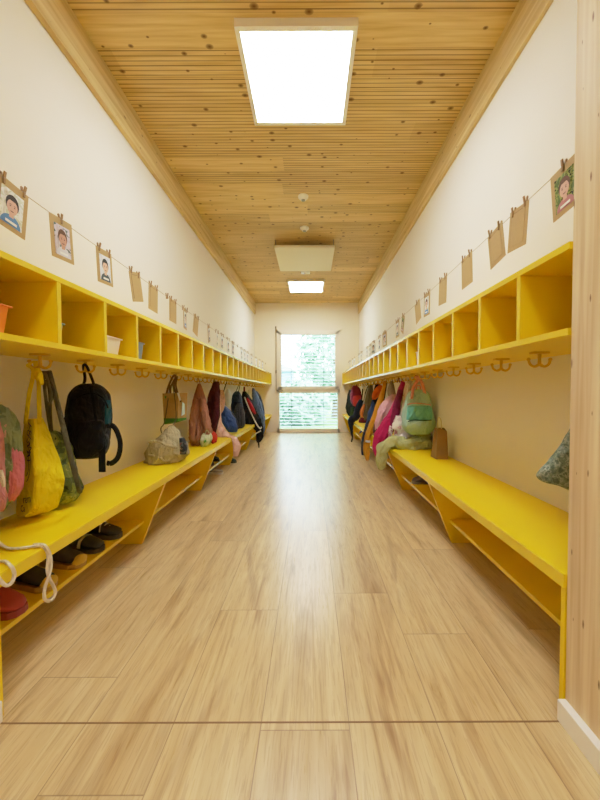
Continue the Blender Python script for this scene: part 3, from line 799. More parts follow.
def project_print(g, bvh, eps=0.0015):
    for v in g.v:
        h = bvh.ray_cast(Vector((v.x, v.y-0.3, v.z)), Vector((0, 1, 0)))
        if h[0] is not None: v.y = h[0].y-eps
    return g
def glyphs(txt, size):
    cu = bpy.data.curves.new('lettering', 'FONT'); cu.body = txt; cu.size = size; cu.align_x = 'CENTER'; cu.align_y = 'CENTER'; cu.resolution_u = 3
    o = bpy.data.objects.new('lettering', cu); C.objects.link(o)
    bpy.context.view_layer.update()
    me = bpy.data.meshes.new_from_object(o.evaluated_get(bpy.context.evaluated_depsgraph_get()))
    vs = [v.co.copy() for v in me.vertices]; fs = [list(p.vertices) for p in me.polygons]
    bpy.data.objects.remove(o); bpy.data.curves.remove(cu); bpy.data.meshes.remove(me)
    return vs, fs
def put_text(g, txt, size, px, py, D, rot=0.0, sx=1.0, sy=1.0, shear=0.0):
    vs, fs = glyphs(txt, size); c = U(px, py, D)
    out = []
    for v in vs:
        x, y = v.x*sx, v.y*sy
        y += shear*x
        out.append(c+Vector((x*math.cos(rot)-y*math.sin(rot), 0, x*math.sin(rot)+y*math.cos(rot))))
    g.add(out, fs)
g = G()
for ch, px, py, ro in (('T', 29.3, 428, -0.5), ('E', 30.3, 434, -0.6), ('S', 30.6, 440.5, -0.75), ('M', 30.2, 447, -0.9), ('A', 29.2, 453, -1.1), ('U', 27.8, 458, -1.3)):
    put_text(g, ch, 0.043, px+1.6, py, D, ro, 0.85, 0.9)
put_text(g, 'T', 0.034, 28.0, 426, D, -0.3, 0.8); put_text(g, 'C', 0.034, 28.4, 433, D, -0.4, 0.8); put_text(g, 'L', 0.034, 28.2, 440, D, -0.6, 0.8)
project_print(g, bvh_t).build('print_lettering', INK, t, smooth=False)
g = G()
put_text(g, 'rem', 0.042, 29, 498.5, D, 0.25, 0.85); put_text(g, 'Ca', 0.034, 22.5, 509, D, 0.25, 0.8)
gl = G()
for rr in (7.8, 11.0):
    pts = [(23.5+rr*math.cos(a)*0.85, 463+rr*math.sin(a)*1.75) for a in [(-1.2+2.5*i/16) for i in range(17)]]
    for i in range(16):
        (a, b), (c_, d_) = pts[i], pts[i+1]
        gl.add([U(a, b, D), U(a+0.9, b, D), U(c_+0.9, d_, D), U(c_, d_, D)], [[0, 1, 2, 3]])
project_print(gl, bvh_t).build('print_circle', INK, t, smooth=False)
project_print(g, bvh_t).build('print_lettering', INK, t, smooth=False)

CAMO = spotted('green_camouflage', [(0, (40, 46, 30)), (0.4, (78, 92, 48)), (0.5, (120, 132, 62)), (0.58, (158, 160, 78)), (0.65, (66, 80, 44))], 17, 0.55)
D = 1.41
t = T('drawstring_bag', D, 62, 503, 'green camouflage drawstring bag behind the yellow tote', 'bag')
form(rows(D, [(431, 50, 54), (435, 46, 62), (445, 44, 66), (460, 43, 69.5), (476, 43, 73.5), (488, 44, 77), (496, 46, 78), (500, 52, 75), (502, 58, 69)], [0.02, 0.04, 0.06, 0.065, 0.07, 0.07, 0.065, 0.05, 0.02]), folds=7, famp=0.05, lump=0.2, seed=8, lim=LIML).build('body', CAMO, t)
for pts, w in (([(43, 371, 1.25), (45, 392, 1.27), (48, 415, 1.3), (51, 433, D)], 0.0055), ([(46, 371, 1.25), (49.5, 392, 1.27), (50.5, 415, 1.3), (52, 433, D)], 0.005), ([(49, 371, 1.25), (57, 402, 1.24), (68, 446, 1.24), (76, 478, 1.26), (80, 492, 1.31)], 0.0085)):
    G().tube(P3(D, *pts), w, 8).build('drawstring', OLIVE, t)
G().tube(P3(1.23, (45.5, 374), (49, 385), (51.5, 398), (48, 404), (45, 395), (46, 380)), 0.0045, 8).build('drawstring', OLIVE, t)

D = 1.53
TEAL = fabric('dark_teal_nylon', (22, 66, 74), 0.2, 20)
BLACK2 = fabric('black_canvas', (14, 14, 15), 0.3, 12, 0.85)
t = T('backpack', D, 88, 459, 'plain black backpack hanging alone with dangling straps', 'backpack')
form(rows(D, [(383.5, 84, 94), (386.5, 79, 100), (393, 74.5, 105), (402, 71.5, 107.8), (415, 70.5, 108), (430, 70.5, 107.2), (445, 71, 105.5), (454, 73, 103.5), (457.5, 77, 100)], [0.03, 0.05, 0.07, 0.075, 0.075, 0.075, 0.07, 0.065, 0.04]), n=48, e=2.8, lump=0.05, seed=4, lim=LIML).build('body', BLACK, t)
form(rows(D-0.062, [(420, 78, 102), (423, 75.5, 104), (435, 75, 104), (447, 76, 103), (452, 79, 100)], [0.01, 0.018, 0.02, 0.018, 0.01]), n=40, e=3, lump=0.06, seed=5).build('front_pocket', BLACK2, t)
G().tube(P3(D-0.074, (72, 404), (80, 396), (93, 393), (104, 399), (108, 408)), 0.0035, 8).build('zipper', BLACK2, t)
strap(P3(D-0.075, (91, 386), (93, 400), (96, 420), (98, 445)), 0.007, 'seam_band', BLACK2, t)
form(rows(D-0.02, [(400, 107, 109.4), (412, 107, 109.8), (424, 106.5, 109.2)], 0.03), n=20).build('side_panel', TEAL, t)
G().tube([U(83.5, 385, D), U(85, 378, 1.49), (HXL-0.006, CY[2]-0.004, 0.986), (HXL+0.008, CY[2]-0.004, 0.984), U(92, 379, 1.49), U(94, 385, D)], 0.006, 8).build('hanging_loop', BLACK, t)
strap(P3(D, (68, 416), (64.5, 424), (63.5, 432), (66, 442), (69, 450)), 0.013, 'shoulder_strap', BLACK, t, 0.006)
strap(P3(D-0.02, (107, 426), (113, 426), (118, 434), (120.3, 445), (118, 457), (112, 463), (107, 463)), 0.012, 'shoulder_strap', BLACK, t, 0.005)
strap(P3(D-0.05, (101.5, 440), (102, 455), (102.2, 472)), 0.016, 'webbing_tail', BLACK2, t, 0.004)
strap(P3(D-0.04, (106, 434), (109, 440), (108, 448), (105, 452)), 0.005, 'buckle_web', plain('grey_webbing', (70, 70, 72), 0.7), t)

D = 2.43
KB = m_band('jute_bag_bands', [(-9, (64, 120, 40)), (0.05, (176, 142, 84))])
GREENP = plain('green_print', (58, 128, 44), 0.7); BLUEP = plain('pale_blue_print', (190, 222, 222), 0.7)
t = T('carrier_bag', D, 172, 425, 'small kraft paper carrier bag with green band and heart', 'bag')
def quadbox(q0, q1, dep):
    "front quads bottom/top given as two left/right points plus a side depth vector"
    g = G(); v = []
    n = 6
    rings = []
    for i in range(n+1):
        a = q0[0].lerp(q1[0], i/n); b = q0[1].lerp(q1[1], i/n); d = dep if not callable(dep) else dep(i/n)
        rings.append([a, a.lerp(b, .5)+Vector((0, 0.004*math.sin(i*2.1), 0)), b, b+d*0.5+Vector((-0.006*math.sin(PI*i/n), 0, 0)), b+d, a.lerp(b, .5)+d, a+d, a+d*0.5])
    return g.loft(rings)
fr0 = [U(164, 424.5, D), U(178, 420.5, D-.02)]; fr1 = [U(162.3, 393.5, D), U(178, 393, D-.02)]
quadbox(fr0, fr1, lambda u: Vector((0.035+0.008*u, 0.07, 0))).build('body', KB, t, smooth=False)
g = G(); c = U(166.3, 397.5, D-0.006)
g.add([c+Vector((0.016*math.sin(a)**3*0.8, 0, 0.001*(13*math.cos(a)-5*math.cos(2*a)-2*math.cos(3*a)-math.cos(4*a)))) for a in [2*PI*i/24 for i in range(24)]], [list(range(24))])
g.build('heart_print', GREENP, t, smooth=False)
g = G(); g.add([U(180, 416, D-.0), U(183.4, 414, D+.03), U(183.2, 404, D+.03), U(181, 402, D-.0)], [[0, 1, 2, 3]]); g.v = [v+Vector((0.012, -0.004, 0)) for v in g.v]; g.build('side_print', BLUEP, t, smooth=False)
HANDM = fabric('brown_handle_cord', (112, 84, 54), 0.2, 40)
strap([U(166.5, 394, D), U(169, 385, D), (HXL-0.012, CY[6]-0.02, 0.985), (HXL+0.004, CY[6]-0.02, 0.985), U(174, 386, D), U(176.5, 394, D)], 0.008, 'handle', HANDM, t)
strap([U(170.5, 394, D+.05), U(171.5, 385, D+.03), (HXL+0.014, CY[6]-0.012, 0.985), U(176, 386, D+.03), U(181, 402, D-.02)], 0.006, 'handle', HANDM, t)
G().add([U(177, 393, D-.03), U(179, 392, D-.03), U(181, 400, D-.03), U(179.5, 401, D-.03)], [[0, 1, 2, 3]]).build('tag', plain('white_tag', (228, 226, 220), 0.7), t, smooth=False)

D = 2.3
BEIGE = fabric('beige_canvas', (176, 164, 126), 0.14, 6, 0.85, 0.3)
MESH = spotted('dark_floral_mesh', [(0, (44, 44, 46)), (0.5, (86, 84, 82)), (0.6, (150, 84, 78)), (0.66, (190, 186, 176)), (0.7, (52, 52, 52))], 26)
t = T('gym_bag', D, 166, 464, 'slumped beige cloth gym bag sitting on the bench', 'bag')
form(rows(D, [(425.5, 169, 173), (430, 165, 177), (437, 158, 181), (445, 150, 185), (453, 146.5, 186), (459, 146.5, 184.5), (463, 150, 180)], [0.02, 0.05, 0.085, 0.11, 0.12, 0.12, 0.1]), folds=9, famp=0.055, lump=0.22, seed=11, lim=(XL+0.004, 9, ZB+0.001)).build('body', BEIGE, t)
form(rows(D-0.1, [(438, 179.5, 184), (446, 180, 187), (454, 180, 186)], [0.02, 0.035, 0.025]), n=24, lump=0.1, seed=3).build('mesh_pocket', MESH, t)
for pts in ([(149, 443), (157, 441), (168, 446), (178, 448)], [(148, 455), (158, 457), (165, 462)]):
    G().tube(P3(D-0.122, *pts), 0.008, 8, amp=0.4).build('fold', BEIGE, t)
for pts in ([(165.5, 429, D), (162.5, 434), (161, 428, D+.03), (165, 420, D+.06), (170, 385, 2.46)], [(172, 427), (176, 418, 2.36), (175, 400, 2.36), (172.5, 384, 2.42)]):
    G().tube(P3(D, *pts), 0.0035, 8).build('drawstring', OLIVE, t)

D = 2.99
BROWN = fabric('dusty_brown_cotton', (164, 112, 90), 0.22, 7)
t = T('children_jacket', D, 199, 446, 'dusty brown pleated jacket touching the bench, next to the beige bag', 'jacket')
form(rows(D, [(383.5, 198, 200.5), (389, 196.3, 202.5), (398, 194, 205), (409, 192, 207), (420, 190.7, 208.8), (431, 190.2, 210.2), (439, 190.5, 206), (445, 192.5, 201)], [0.012, 0.03, 0.055, 0.07, 0.08, 0.085, 0.075, 0.05]), n=96, folds=9, famp=0.26, lump=0.1, seed=21, lim=LIML, hem=0.03).build('body', BROWN, t)
G().tube(P3(D-0.08, (196, 399), (194, 412), (192.5, 428), (193, 441)), [0.022, 0.03, 0.03, 0.024], 14, amp=0.25, seed=4).build('sleeve', BROWN, t)
G().tube(P3(D-0.07, (202, 398), (204.5, 412), (207, 426), (207.5, 436)), [0.022, 0.03, 0.03, 0.022], 14, amp=0.25, seed=7).build('sleeve', BROWN, t)
loop(t, HXL, CY[8], 0.945, BROWN)
D = 2.93
LIME = spotted('white_green_print', [(0, (206, 212, 178)), (0.5, (184, 196, 142)), (0.62, (78, 140, 70)), (0.7, (226, 228, 212))], 16)
t = T('shopping_bag', D, 206, 446, 'pale green printed bag on the bench below the brown jacket', 'bag')
form(rows(D, [(433, 203, 210.5), (437, 201, 212), (442, 200.5, 211.5), (446, 201.5, 208)], [0.03, 0.05, 0.06, 0.045]), n=32, lump=0.15, seed=5, lim=(XL, 9, ZB+0.001)).build('body', LIME, t)
g = G().tube(P3(D-0.04, (205, 434), (207, 430), (209, 433)), 0.003, 6); g.build('handle', LIME, t)
D = 3.1
t = T('fleece_hat', D, 214, 444, 'bright red cloth hat beside the pale green bag', 'hat')
form(rows(D, [(431.5, 211, 214), (435, 210.5, 216.5), (440, 211, 217), (443.5, 212.5, 215.5)], [0.02, 0.05, 0.05, 0.035]), n=28, lump=0.1, seed=6, lim=(XL, 9, ZB+0.001)).build('crown', fabric('red_fleece', (198, 52, 30), 0.15), t)
G().tube([U(211.5, 442, D-.05), U(214, 442.8, D-.056), U(216.5, 441, D-.05)], 0.008, 8).build('brim', fabric('dark_red_fleece', (160, 36, 24), 0.15), t)
D = 3.42
MAROON = fabric('maroon_wool', (74, 24, 30), 0.3, 12)
t = T('children_jacket', D, 213, 433, 'dark maroon coat beside the fluffy pale pink scarf', 'jacket')
form(rows(D, [(381.5, 213.5, 219), (388, 211, 219.5), (397, 208.5, 219.5), (407, 208, 219), (418, 209.5, 218), (427, 211.5, 216.5), (433, 212.5, 215)], [0.02, 0.05, 0.07, 0.08, 0.075, 0.06, 0.03]), folds=8, famp=0.2, lump=0.14, seed=9, lim=LIML, hem=0.03).build('body', MAROON, t)
G().tube(P3(D-0.07, (215, 392), (216.5, 405), (216, 418), (214.5, 428)), [0.025, 0.036, 0.034, 0.02], 12, amp=0.2).build('sleeve', MAROON, t)
loop(t, HXL, CY[10], 0.95, MAROON)
D = 3.6
FLUFF = fabric('fluffy_pale_pink', (234, 188, 168), 0.10, 40, 0.95, 0.8); PEACH = fabric('peach_beige', (204, 154, 122), 0.15, 20)
t = T('fluffy_jacket', D, 226, 440, 'fluffy pale pink jacket with an arm drooping over the bench edge', 'jacket')
form(rows(D, [(390, 219.5, 223), (395, 218.5, 224.5), (403, 218, 224.8), (410, 218, 223.5), (414, 218.5, 221)], [0.02, 0.05, 0.06, 0.05, 0.025]), n=32, lump=0.1, seed=2).build('hood', PEACH, t)
G().tube(P3(D-0.06, (218.5, 395), (217.5, 406), (217, 418), (218.5, 428), (222.5, 434), (228, 438, 3.52), (233, 441, 3.5), (236, 447, 3.5), (235, 456, 3.5)), [0.02, 0.035, 0.048, 0.054, 0.052, 0.048, 0.05, 0.05, 0.03], 18, amp=0.25, seed=12).build('body', FLUFF, t)
loop(t, HXL, CY[11], 0.945, PEACH)
D = 3.85
BLUE = fabric('blue_quilted_nylon', (52, 78, 134), 0.3, 16, 0.6, 0.5); DGREY = fabric('dark_grey_nylon', (60, 62, 68), 0.2, 14, 0.7)
t = T('gym_bag', D, 232, 434, 'blue quilted diamond bag hanging at a slant', 'bag')
form(rows(D, [(405.5, 222.5, 225), (409, 221.2, 228.5), (415, 220.8, 233), (421, 222.5, 236), (427, 225.5, 237.5), (432, 229, 237)], [0.02, 0.05, 0.06, 0.065, 0.06, 0.04]), n=40, e=2.6, lump=0.12, seed=14, lim=(XL, 9, ZB+0.002)).build('body', BLUE, t)
G().tube(P3(D+0.02, (226, 408), (231, 412), (236, 420), (238.3, 429)), 0.012, 8).build('side_strap', DGREY, t)
G().tube([U(224, 406, D), U(223, 395, D+.04), (HXL, CY[12], 0.985)], 0.006, 8).build('hanging_loop', DGREY, t)
D = 4.15
t = T('plastic_bag', D, 228, 408, 'pale white plastic bag hanging behind the blue diamond bag', 'bag')
form(rows(D, [(389, 226.5, 229), (394, 225, 230.5), (401, 224.5, 231), (407, 225.5, 230)], [0.015, 0.05, 0.06, 0.04]), n=30, folds=6, famp=0.08, lump=0.1, seed=7, lim=LIML).build('body', plain('white_film', (214, 222, 230), 0.35, 0.04), t)
loop(t, HXL, CY[13], 0.955, plain('white_film_loop', (214, 222, 230), 0.4))
NAVY = fabric('navy_nylon', (38, 58, 98), 0.25, 16, 0.65)
D = 4.75
t = T('backpack', D, 237, 412, 'navy blue backpack above the charcoal bag', 'backpack')
form(rows(D, [(391.2, 235.5, 238.5), (394, 233.3, 240.5), (400, 231.8, 242), (407, 231.2, 243), (412.5, 232, 242.8), (417, 234, 242)], [0.02, 0.06, 0.075, 0.08, 0.075, 0.05]), n=40, e=2.6, lump=0.08, seed=15).build('body', NAVY, t)
form(rows(D-0.075, [(402, 234, 240), (406, 233.3, 241), (411, 234, 240.6)], [0.01, 0.02, 0.012]), n=28, e=3).build('front_pocket', fabric('dark_navy', (28, 40, 70), 0.2), t)
G().tube([U(236, 392, D), (HXL-0.006, CY[15]-0.01, 0.988), (HXL+0.006, CY[15]-0.01, 0.988), U(238.5, 392, D)], 0.005, 8).build('hanging_loop', BLACK, t)
D = 4.4
t = T('gym_bag', D, 239, 429, 'charcoal grey rounded bag standing on the bench below the navy backpack', 'bag')
form(rows(D, [(403.5, 237, 241.5), (408, 235, 243.2), (414, 233.8, 244.7), (421, 233.6, 245), (426, 234.5, 244.5), (429, 236, 243.5)], [0.02, 0.05, 0.07, 0.075, 0.07, 0.05]), n=40, e=2.4, lump=0.06, seed=16, lim=(XL, 9, ZB+0.001)).build('body', DGREY, t)
for i in range(3): G().tube(P3(D-0.078, (236+2.4*i, 409), (236.2+2.5*i, 418), (236.6+2.4*i, 426)), 0.004, 6).build('piping', BLACK, t)
D = 4.95
WPIPE = plain('white_piping', (226, 222, 210), 0.6)
t = T('children_jacket', D, 252, 436, 'black rain jacket with white piping reaching over the bench edge', 'jacket')
form(rows(D, [(391.5, 242.6, 246), (397, 242, 250), (405, 241.8, 254), (413, 242, 257.5), (420, 243, 260), (426, 246, 262), (432, 251, 263), (438, 254, 262.5), (441.5, 256, 260)], [0.02, 0.05, 0.07, 0.08, 0.085, 0.08, 0.06, 0.05, 0.03]), n=48, folds=6, famp=0.2, lump=0.14, hem=0.03, seed=17, lim=LIML).build('body', BLACK, t)
G().tube(P3(D-0.085, (244.5, 397), (248, 406), (252.5, 416), (256.5, 424), (260, 428.5), (261.5, 427)), 0.009, 8).build('piping', WPIPE, t)
G().tube(P3(D-0.08, (252, 434), (256, 433.3), (261, 430.8)), 0.008, 8).build('reflective_hem', WPIPE, t)
G().tube(P3(D-0.06, (247, 398), (250, 404), (253, 410), (255.5, 414)), [0.012, 0.026, 0.026, 0.012], 10).build('red_lining', fabric('red_lining', (176, 36, 44), 0.1), t)
G().tube(P3(D-0.04, (258, 440), (258.8, 445), (259, 448)), [0.016, 0.012, 0.006], 8).build('strap_end', BLACK, t)
loop(t, HXL, CY[17], 0.945, fabric('maroon_tape', (110, 30, 44), 0.1))
form(rows(D+0.06, [(386.5, 243.5, 245), (391, 243.4, 245.2), (395, 243.6, 245.4)], 0.015), n=14).build('neck_tape', fabric('maroon_band', (110, 30, 44), 0.1), t)
D = 5.0
t = T('cloth_bag', D, 248, 419, 'small speckled bag half hidden under the black rain jacket', 'bag')
form(rows(5.35, [(413, 245, 248), (417, 244, 250), (421, 244.5, 250)], [0.02, 0.05, 0.04]), n=24, lump=0.1, lim=(XL, 9, ZB+0.001)).build('body', spotted('speckled', [(0, (60, 56, 54)), (0.5, (150, 140, 132)), (0.6, (90, 70, 66))], 14), t)
D = 5.25
SLATE = fabric('slate_blue_shell', (84, 104, 134), 0.25, 14, 0.7)
t = T('children_jacket', D, 258, 434, 'slate blue jacket last on the row before the window', 'jacket')
form(rows(D, [(388, 252.3, 254.3), (392, 252, 256.3), (399, 252.5, 259.5), (407, 253.8, 262.2), (415, 255, 264), (423, 256.5, 264.6), (430, 259, 264.5), (434.5, 260.5, 263.5)], [0.02, 0.05, 0.07, 0.08, 0.085, 0.085, 0.07, 0.04]), n=48, folds=6, famp=0.2, lump=0.14, hem=0.03, seed=18, lim=LIML).build('body', SLATE, t)
G().tube(P3(D-0.06, (254.5, 394), (256.5, 405), (259.5, 416), (261, 427)), [0.03, 0.045, 0.045, 0.03], 12, amp=0.2).build('sleeve', SLATE, t)
loop(t, HXL, CY[19], 0.945, DGREY)
D = 5.6
t = T('children_jacket', D, 260, 420, 'dark charcoal jacket half hidden by the slate blue one', 'jacket')
form(rows(D, [(391, 255, 257), (396, 255, 260.5), (404, 256, 263), (412, 257.5, 264.6), (418, 259, 264)], [0.02, 0.05, 0.07, 0.07, 0.04]), n=36, folds=5, famp=0.08, seed=19, lim=LIML).build('body', fabric('charcoal_shell', (44, 46, 52), 0.2), t)
loop(t, HXL, CY[20], 0.945, DGREY)
t = T('sun_hat', 5.3, 250, 398, 'little white hat on a hook between the dark jackets', 'hat')
form(rows(5.5, [(389.5, 248.5, 250), (392, 247.5, 251.3), (396, 247.3, 252), (399, 248, 251)], [0.02, 0.05, 0.06, 0.04]), n=24, lump=0.05).build('crown', plain('white_cotton', (226, 222, 214), 0.8), t)
loop(t, HXL, CY[18], 0.95, WPIPE)

CLEAR = False
# --- cord over the bench edge and the shoes beneath
t = None
zb = ZB+0.006
def onbench(px, py, z=zb):
    d = U(px, py, 1.0)-Vector((0, 0, CAMZ)); return Vector((0, 0, CAMZ))+d*((z-CAMZ)/d.z)
xe = FL+0.012
def onfront(px, py, o=0.0):
    d = U(px, py, 1.0)-Vector((0, 0, CAMZ)); return Vector((0, 0, CAMZ))+d*((xe+o)/d.x)
pts = [onbench(-4, 540), onbench(3, 546), onbench(10, 548.5), onbench(22, 548), onbench(34, 546.5), onbench(43, 546.5)]
pts += [onfront(*p) for p in ((48, 554.5), (47.2, 569.5), (49.5, 578.5), (55.2, 590.5), (53, 598.5), (48.6, 601), (44.4, 598), (45, 587.5))]
pts += [onfront(*p, 0.006) for p in ((48.7, 577), (51, 565), (49.7, 554))]+[onbench(44, 545.2, zb+0.004), onbench(34, 544.5)]
o = G().tube(pts, 0.0045, 8).build('drawstring', CREAM, origin=pts[0]); tag(o, 'cream cord lying over the bench edge in a long loop', 'cord')
pts = [onbench(-7, 563), onbench(0, 561.5), onbench(6, 562)]+[onfront(*p) for p in ((12.7, 568.5), (14.2, 576), (11, 583.5), (6, 585.5), (1.5, 582), (-3, 576))]
o = G().tube(pts, 0.0045, 8).build('drawstring', CREAM, origin=pts[0]); tag(o, 'cream cord making a short loop nearest the doorway', 'cord')

def shoe(loc, rotz, label, upper, sole, toe=None, lace=None, L_=0.19, cat='shoe', group='shoes under the benches', strap_=None, tall=1.0):
    "child's shoe, toe along local +x, heel at -x"
    t = thing('children_shoe', loc, label, cat, group, rotz)
    k = L_/0.19
    def sec(x, w, h, z0=0.018):
        n = 20; out = []
        for i in range(n):
            a = 2*PI*i/n; yy = math.cos(a)*w; zz = math.sin(a)
            zz = z0+(h*tall*(zz*0.5+0.5)) if zz > -0.2 else z0+h*tall*0.4+h*tall*0.4*zz*1.0
            out.append(Vector((x*k, math.copysign(abs(yy/w)**0.8, yy)*w*k, max(z0, zz)*k)))
        return out
    G().loft([sec(-0.093, 0.012, 0.03), sec(-0.086, 0.026, 0.052), sec(-0.06, 0.031, 0.062), sec(-0.03, 0.031, 0.06), sec(0.0, 0.033, 0.053), sec(0.03, 0.036, 0.042), sec(0.06, 0.036, 0.032), sec(0.082, 0.028, 0.024), sec(0.093, 0.012, 0.012)]).build('upper', upper, t, local=True)
    out = [(-0.096, 0.012), (-0.085, 0.03), (-0.04, 0.034), (0.02, 0.037), (0.06, 0.039), (0.085, 0.03), (0.097, 0.012)]
    poly = [(x*k, y*k) for x, y in out]+[(x*k, -y*k) for x, y in out[::-1]]
    G().prism(poly, 2, 0.0, 0.02*k).build('sole', sole, t, local=True, smooth=False)
    # opening
    G().ball((-0.05*k, 0, 0.0735*tall*k), 0.03*k, sq=(1.1, 0.75, 0.28)).build('opening', BLACK, t, local=True)
    if toe: G().ball((0.078*k, 0, 0.0245*k), 0.03*k, sq=(0.75, 1.12, 0.75)).build('toe_cap', toe, t, local=True)
    if lace:
        g = G()
        for i in range(3):
            x = (0.0+0.016*i)*k; h = (0.078-0.011*i)*tall*k
            g.tube([(x, -0.022*k, h-0.012*k), (x+0.004, 0, h), (x, 0.022*k, h-0.012*k)], 0.003, 6)
        g.tube([(0.0, 0.0, 0.078*k), (0.01, -0.03*k, 0.07*k), (0.02, -0.05*k, 0.045*k)], 0.003, 6)
        g.build('lace', lace, t, local=True)
    if strap_: G().tube([(0.0, -0.036*k, 0.022*k), (0.004, -0.03*k, 0.055*k), (0.006, 0, 0.068*k), (0.004, 0.03*k, 0.055*k), (0, 0.036*k, 0.022*k)], 0.009, 8, flat=0.003, side=(1, 0, 0)).build('strap', strap_, t, local=True)
    return t
DKSHOE = plain('dark_shoe_upper', (44, 44, 42), 0.7, 0.2, 30); DKSOLE = plain('dark_shoe_sole', (66, 58, 44), 0.7)
YTOE = plain('yellow_toe_rubber', (214, 178, 52), 0.5); TANSOLE = plain('tan_sole', (176, 140, 60), 0.6)
REDS = plain('red_rubber', (176, 62, 66), 0.5, 0.08); GREYL = plain('pale_grey_lace', (206, 198, 176), 0.8)
zs = ZL+0.001
shoe((-1.055, 1.10, zs), -0.25, 'dull red slip-on shoe on the shelf by the doorway', REDS, plain('red_sole', (150, 48, 54), 0.5), L_=0.2)
shoe((-1.055, 1.24, zs), -0.22, 'dark shoe with yellow toe, beside the red slip-on', DKSHOE, TANSOLE, YTOE, L_=0.185)
shoe((-1.055, 1.395, zs), -0.15, 'dark shoe with yellow toe and tan sole, second along the shelf', DKSHOE, TANSOLE, YTOE, L_=0.19)
shoe((-1.055, 1.53, zs), -0.20, 'dark shoe with pale strap, beside the yellow-toed pair', DKSHOE, DKSOLE, strap_=GREYL, L_=0.185)
shoe((-1.055, 1.665, zs), -0.10, 'black sneaker with pale laces, last of the row by the support', DKSHOE, DKSOLE, lace=GREYL, L_=0.19)
shoe((-1.055, 3.12, zs), -0.05, 'dark shoe on the shelf under the brown jacket', DKSHOE, DKSOLE, L_=0.17)
shoe((-1.055, 3.3, zs), -0.10, 'dark shoe on the shelf under the maroon coat', BLACK2, DKSOLE, L_=0.17)
shoe((-1.055, 3.5, zs), -0.15, 'dark shoe on the shelf under the pink fluffy jacket', DKSHOE, DKSOLE, lace=GREYL, L_=0.17)
shoe((-1.055, 4.25, zs), -0.10, 'dark shoe on the shelf under the charcoal bag', DKSHOE, DKSOLE, L_=0.17)
shoe((-1.055, 4.5, zs), -0.10, 'dark red shoe on the shelf under the navy backpack', plain('dark_red_upper', (110, 44, 40), 0.7), DKSOLE, L_=0.17)
shoe((-1.02, 3.5, 0.001), 0.0, 'grey shoe standing on the floor beneath the bench', plain('grey_upper', (150, 146, 138), 0.7), WHITE, L_=0.17)
shoe((-1.0, 4.05, 0.001), 0.0, 'dark shoe on the floor below the drooping pink sleeve', DKSHOE, DKSOLE, L_=0.17)
shoe((0.89, 2.62, zs), PI, 'purple-grey shoe alone on the shelf near the brown paper bag', plain('purple_grey_upper', (112, 104, 116), 0.7), plain('grey_sole', (130, 126, 130), 0.6), L_=0.18)

# --- mint backpack side (near to far)
CLEAR = True
KNIT = spotted('grey_green_knit', [(0, (84, 98, 80)), (0.42, (112, 126, 104)), (0.52, (150, 158, 138)), (0.6, (98, 112, 92)), (0.7, (176, 180, 164))], 70)
D = 0.99
t = T('cushion_bag', D, 590, 492, 'grey-green knitted bag peeking out from behind the timber wall end', 'bag')
form(rows(D, [(400, 588, 604), (418, 577, 618), (434, 569, 630), (446, 562.5, 640), (458, 553, 645), (466, 545, 645), (473, 538.5, 642), (477, 538, 640), (481, 543, 632), (485, 556, 625), (490, 568, 615)], [0.015, 0.03, 0.05, 0.06, 0.06, 0.055, 0.045, 0.04, 0.035, 0.03, 0.015]), n=64, lump=0.06, seed=31, lim=LIMR).build('body', KNIT, t)
G().tube([U(596, 402, D), (HXR, CY[0], 0.95), (HXR, CY[0]-0.008, 0.985)], 0.005, 8).build('hanging_loop', KNIT, t)

D = 2.36
PAPER = plain('brown_paper', (140, 102, 46), 0.6, 0.14, 14, 0.2, bscale=30); PAPERD = plain('brown_paper_inside_shade', (84, 60, 28), 0.8)
t = T('paper_bag', D, 441, 461, 'tall brown paper bag leaning on the wall, on the bench', 'bag')
x0, x1 = U(435.5, 460, D-.02).x, min(XR-0.025, U(447.5, 460, D-.02).x)
tx0, tx1 = U(437.0, 429, D).x, U(442.5, 429, D).x
zt = U(437, 428.5, D).z; zb_ = ZB+0.001
g = G(); rings = []
for i in range(7):
    u = i/6; a = x0+(tx0-x0)*u; b = x1+(tx1+0.03-x1)*u; dy = 0.055-0.03*u
    z = zb_+(zt-zb_)*u; yc = D+0.02
    w = 0.004*math.sin(i*1.7)
    rings.append([Vector((a, yc-dy, z)), Vector((a*0.6+b*0.4, yc-dy-w, z)), Vector((b, yc-dy, z-0.02*u)), Vector((b-0.008, yc, z)), Vector((b, yc+dy, z)), Vector((a, yc+dy, z)), Vector((a+0.012*u, yc, z))])
g.loft(rings).build('body', PAPER, t, smooth=False)
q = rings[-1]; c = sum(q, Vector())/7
G().add([v.lerp(c, 0.08)+Vector((0, 0, 0.0015)) for v in q], [list(range(7))]).build('bag_opening_shade', PAPERD, t, smooth=False)  # dark sheet on the closed top: shade of the bag's inside put into colour
G().tube([U(438, 430, D), U(437.5, 421, D), U(439, 417.5, D), U(441, 421, D), U(441.5, 430, D)], 0.003, 8).build('handle', fabric('pale_paper_cord', (206, 186, 150), 0.1), t)

